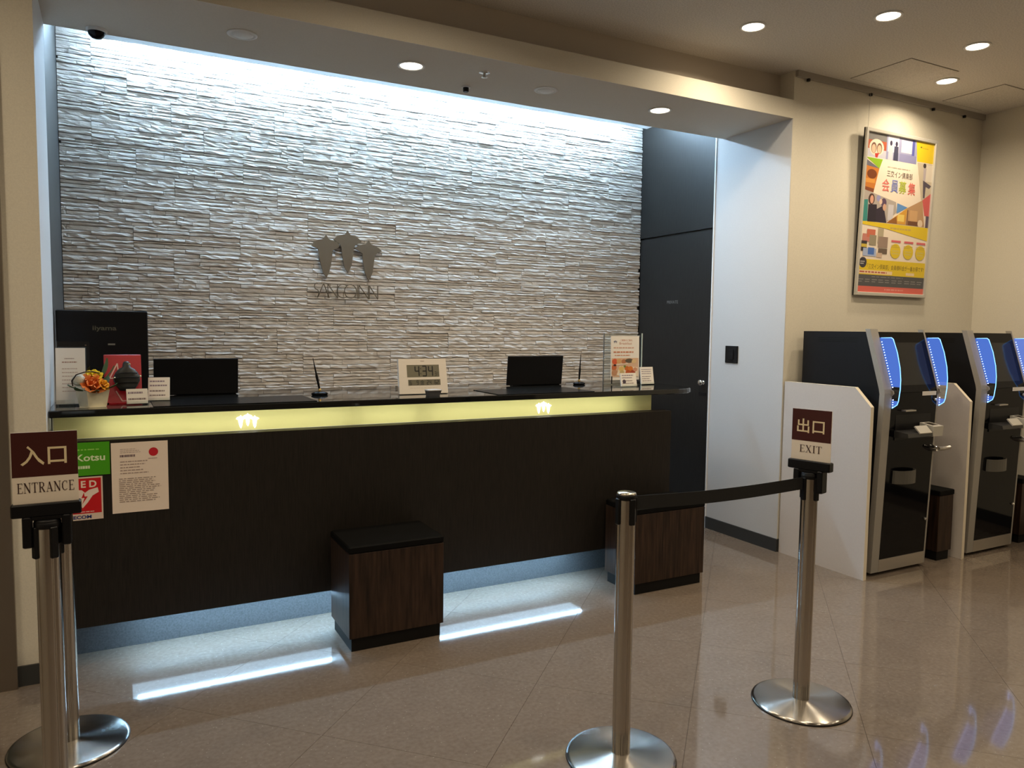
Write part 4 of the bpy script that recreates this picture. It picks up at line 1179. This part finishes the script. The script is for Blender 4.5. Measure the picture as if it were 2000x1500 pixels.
# top row of pictures
p.poly(R(0, 0, 0.28, 0.15), (120, 118, 118)); p.poly(R(0, 0.045, 0.28, 0.10), (175, 88, 60)); p.poly(R(0, 0.10, 0.28, 0.15), (190, 190, 205))
p.poly(E(0.14, 0.088, 0.105, 0.052, 20), (232, 214, 196))
for cx_ in (0.10, 0.18):
    p.poly(E(cx_, 0.092, 0.038, 0.034), (112, 80, 66)); p.poly(E(cx_, 0.097, 0.029, 0.027), (228, 182, 154))
p.poly(Q([(0.12, 0.125), (0.18, 0.120), (0.16, 0.150), (0.13, 0.150)]), (190, 60, 55))
p.poly(R(0.28, 0, 0.74, 0.15), (150, 152, 188)); p.poly(R(0.30, 0.0, 0.46, 0.10), (214, 212, 224)); p.poly(R(0.50, 0.012, 0.66, 0.09), (232, 224, 222)); p.poly(R(0.66, 0.0, 0.70, 0.10), (88, 92, 165)); p.poly(R(0.48, 0.10, 0.74, 0.15), (135, 136, 178))
for cx_, c_ in ((0.345, (196, 194, 208)), (0.425, (66, 66, 92))):
    p.poly(Q([(cx_ - 0.03, 0.06), (cx_ + 0.03, 0.06), (cx_ + 0.035, 0.15), (cx_ - 0.035, 0.15)]), c_); p.poly(E(cx_, 0.045, 0.018, 0.016), (58, 52, 78))
p.poly(Q([(0.72, 0), (1, 0), (1, 0.13), (0.75, 0.13)]), YEL); p.poly(E(0.80, 0.035, 0.014, 0.005), (120, 100, 40)); LN(0.82, 0.035, 0.95, 0.045, 1, (195, 160, 40), 0.6, 70)
# left column
p.poly(Q([(0, 0.155), (0.24, 0.155), (0.20, 0.215)]), (140, 180, 40)); p.poly(Q([(0, 0.165), (0.20, 0.215), (0, 0.205)]), (105, 105, 118))
p.poly(Q([(0, 0.205), (0.20, 0.215), (0.14, 0.365), (0, 0.345)]), (196, 120, 52)); p.poly(E(0.10, 0.255, 0.07, 0.03), (118, 62, 30)); p.poly(R(0.0, 0.285, 0.15, 0.31), (216, 150, 70)); p.poly(Q([(0, 0.335), (0.145, 0.345), (0.14, 0.368), (0, 0.355)]), (130, 72, 48))
# right column
p.poly(Q([(0.76, 0.135), (1, 0.135), (1, 0.36), (0.86, 0.375)]), (196, 184, 164)); p.poly(R(0.90, 0.14, 1.0, 0.25), (218, 208, 194)); p.poly(E(0.875, 0.15, 0.024, 0.016), (66, 58, 62))
p.poly(Q([(0.86, 0.165), (0.905, 0.165), (0.90, 0.25), (0.865, 0.25)]), (180, 170, 176)); p.poly(Q([(0.865, 0.245), (0.91, 0.255), (1.0, 0.275), (0.97, 0.295), (0.915, 0.285), (0.91, 0.36), (0.885, 0.36)]), (84, 76, 90))
p.poly(Q([(0.88, 0.375), (1, 0.325), (1, 0.475), (0.93, 0.475)]), (206, 92, 92))
# lower pictures
p.poly(Q([(0, 0.355), (0.15, 0.372), (0.48, 0.41), (0.50, 0.475), (0.36, 0.545), (0, 0.555)]), (176, 166, 160))
p.poly(Q([(0, 0.42), (0.07, 0.415), (0.08, 0.55), (0, 0.555)]), (58, 138, 132)); p.poly(E(0.12, 0.41, 0.045, 0.035), (74, 50, 46)); p.poly(E(0.125, 0.412, 0.026, 0.026), (214, 160, 138)); p.poly(Q([(0.08, 0.445), (0.2, 0.44), (0.22, 0.55), (0.08, 0.553)]), (44, 38, 52)); p.poly(E(0.22, 0.40, 0.03, 0.02), (150, 150, 196))
p.poly(Q([(0.2, 0.47), (0.3, 0.44), (0.36, 0.55), (0.2, 0.55)]), (52, 44, 60)); p.poly(E(0.30, 0.425, 0.040, 0.030), (92, 72, 98)); p.poly(E(0.315, 0.452, 0.026, 0.022), (206, 164, 140)); p.poly(E(0.255, 0.42, 0.022, 0.018), (224, 196, 176)); p.poly(R(0.37, 0.43, 0.45, 0.53), (206, 202, 208))
p.poly(Q([(0.50, 0.415), (0.66, 0.435), (0.50, 0.482)]), (98, 146, 206))
p.poly(Q([(0.36, 0.548), (0.66, 0.437), (0.64, 0.548)]), (212, 156, 62)); p.poly(R(0.52, 0.485, 0.62, 0.53), (236, 206, 110)); p.poly(Q([(0.36, 0.548), (0.5, 0.50), (0.52, 0.548)]), (150, 96, 44))
p.poly(Q([(0.66, 0.437), (0.88, 0.375), (0.94, 0.548), (0.64, 0.548)]), (186, 148, 110)); p.poly(R(0.66, 0.45, 0.675, 0.548), (122, 84, 56)); p.poly(R(0.70, 0.45, 0.82, 0.52), (206, 164, 118)); p.poly(R(0.68, 0.52, 0.84, 0.548), (110, 70, 48)); p.poly(E(0.87, 0.53, 0.04, 0.025), (228, 206, 180)); p.poly(R(0.955, 0.475, 1.0, 0.58), (92, 80, 100))
# title
LN(0.32, 0.190, 0.70, 0.198, 1, (205, 190, 175), 0.6, 71)
T('三交イン倶楽部', 0.315, 0.215, 0.70, 0.255, (112, 104, 98))
for ch, a0, c_ in (('会', 0.255, (224, 120, 112)), ('員', 0.385, (126, 138, 200)), ('募', 0.505, (176, 190, 70)), ('集', 0.645, (224, 112, 106))):
    T(ch, a0, 0.272, a0 + 0.112, 0.352, c_, 0.008)
# yellow sash and offers
p.poly(Q([(0, 0.553), (1, 0.553), (1, 0.640), (0.7, 0.615), (0.35, 0.585), (0, 0.572)]), YEL)
LN(0.42, 0.572, 0.75, 0.588, 1, (196, 168, 90), 0.7, 72)
for a, b_, w_, h_, c_ in ((0.03, 0.63, 0.14, 0.05, (196, 128, 116)), (0.09, 0.60, 0.12, 0.05, (200, 110, 86)), (0.13, 0.635, 0.10, 0.065, (150, 140, 118)), (0.25, 0.585, 0.08, 0.10, (178, 166, 140)), (0.26, 0.64, 0.14, 0.07, (152, 130, 118)), (0.02, 0.675, 0.08, 0.065, (56, 48, 58)), (0.02, 0.695, 0.08, 0.02, (206, 180, 70)), (0.05, 0.72, 0.19, 0.05, (166, 180, 214)), (0.12, 0.715, 0.09, 0.045, (70, 112, 190)), (0.27, 0.715, 0.13, 0.035, (108, 92, 80)), (0.25, 0.745, 0.08, 0.03, (206, 180, 158))):
    p.poly(R(a, b_, a + w_, b_ + h_), c_)
for cx_ in (0.525, 0.72, 0.91):
    p.poly(E(cx_, 0.725, 0.078, 0.048, 20), (222, 194, 44)); p.poly(R(cx_ - 0.07, 0.655, cx_ + 0.07, 0.668), (214, 104, 112))
    LN(cx_ - 0.07, 0.685, cx_ + 0.07, 0.705, 2, (190, 164, 60), 0.5, int(cx_ * 100)); LN(cx_ - 0.05, 0.715, cx_ + 0.07, 0.75, 2, (208, 190, 110), 0.5, int(cx_ * 90))
# yellow banner, dark list, red foot
p.poly(R(0, 0.790, 1, 0.888), YEL)
p.poly(E(0.060, 0.812, 0.054, 0.034, 20), (58, 56, 66)); LN(0.025, 0.80, 0.095, 0.826, 2, (200, 196, 190), 0.5, 75)
T('「三交イン倶楽部」会員様料金が一番お得です!', 0.125, 0.818, 0.985, 0.850, (72, 58, 30))
p.poly(R(0.01, 0.860, 0.50, 0.882), (238, 212, 170)); LN(0.02, 0.865, 0.48, 0.877, 1, (180, 90, 80), 0.8, 76); p.poly(R(0.71, 0.862, 0.84, 0.880), (236, 210, 170))
p.poly(R(0, 0.888, 1, 0.962), (82, 82, 86))
for k in range(10): LN(0.01 + k * 0.098, 0.912, 0.09 + k * 0.098, 0.940, 2, (150, 148, 146), 0.35, 80 + k)
LN(0.2, 0.896, 0.85, 0.904, 1, (140, 138, 138), 0.5, 77)
p.poly(R(0, 0.962, 1, 1.0), (220, 104, 92)); LN(0.40, 0.972, 0.80, 0.988, 1, (232, 150, 140), 0.6, 78)
p.build('poster_print', t, 0.0035)
MB().tube([(PW * 0.05, 0.016, PH - 0.01), (PW * 0.05, 0.016 + 0.0, PH + 0.235)], 0.0012, 5).build('hanging_wire', mat('wire', (0.45, 0.42, 0.36), 0.5), t)
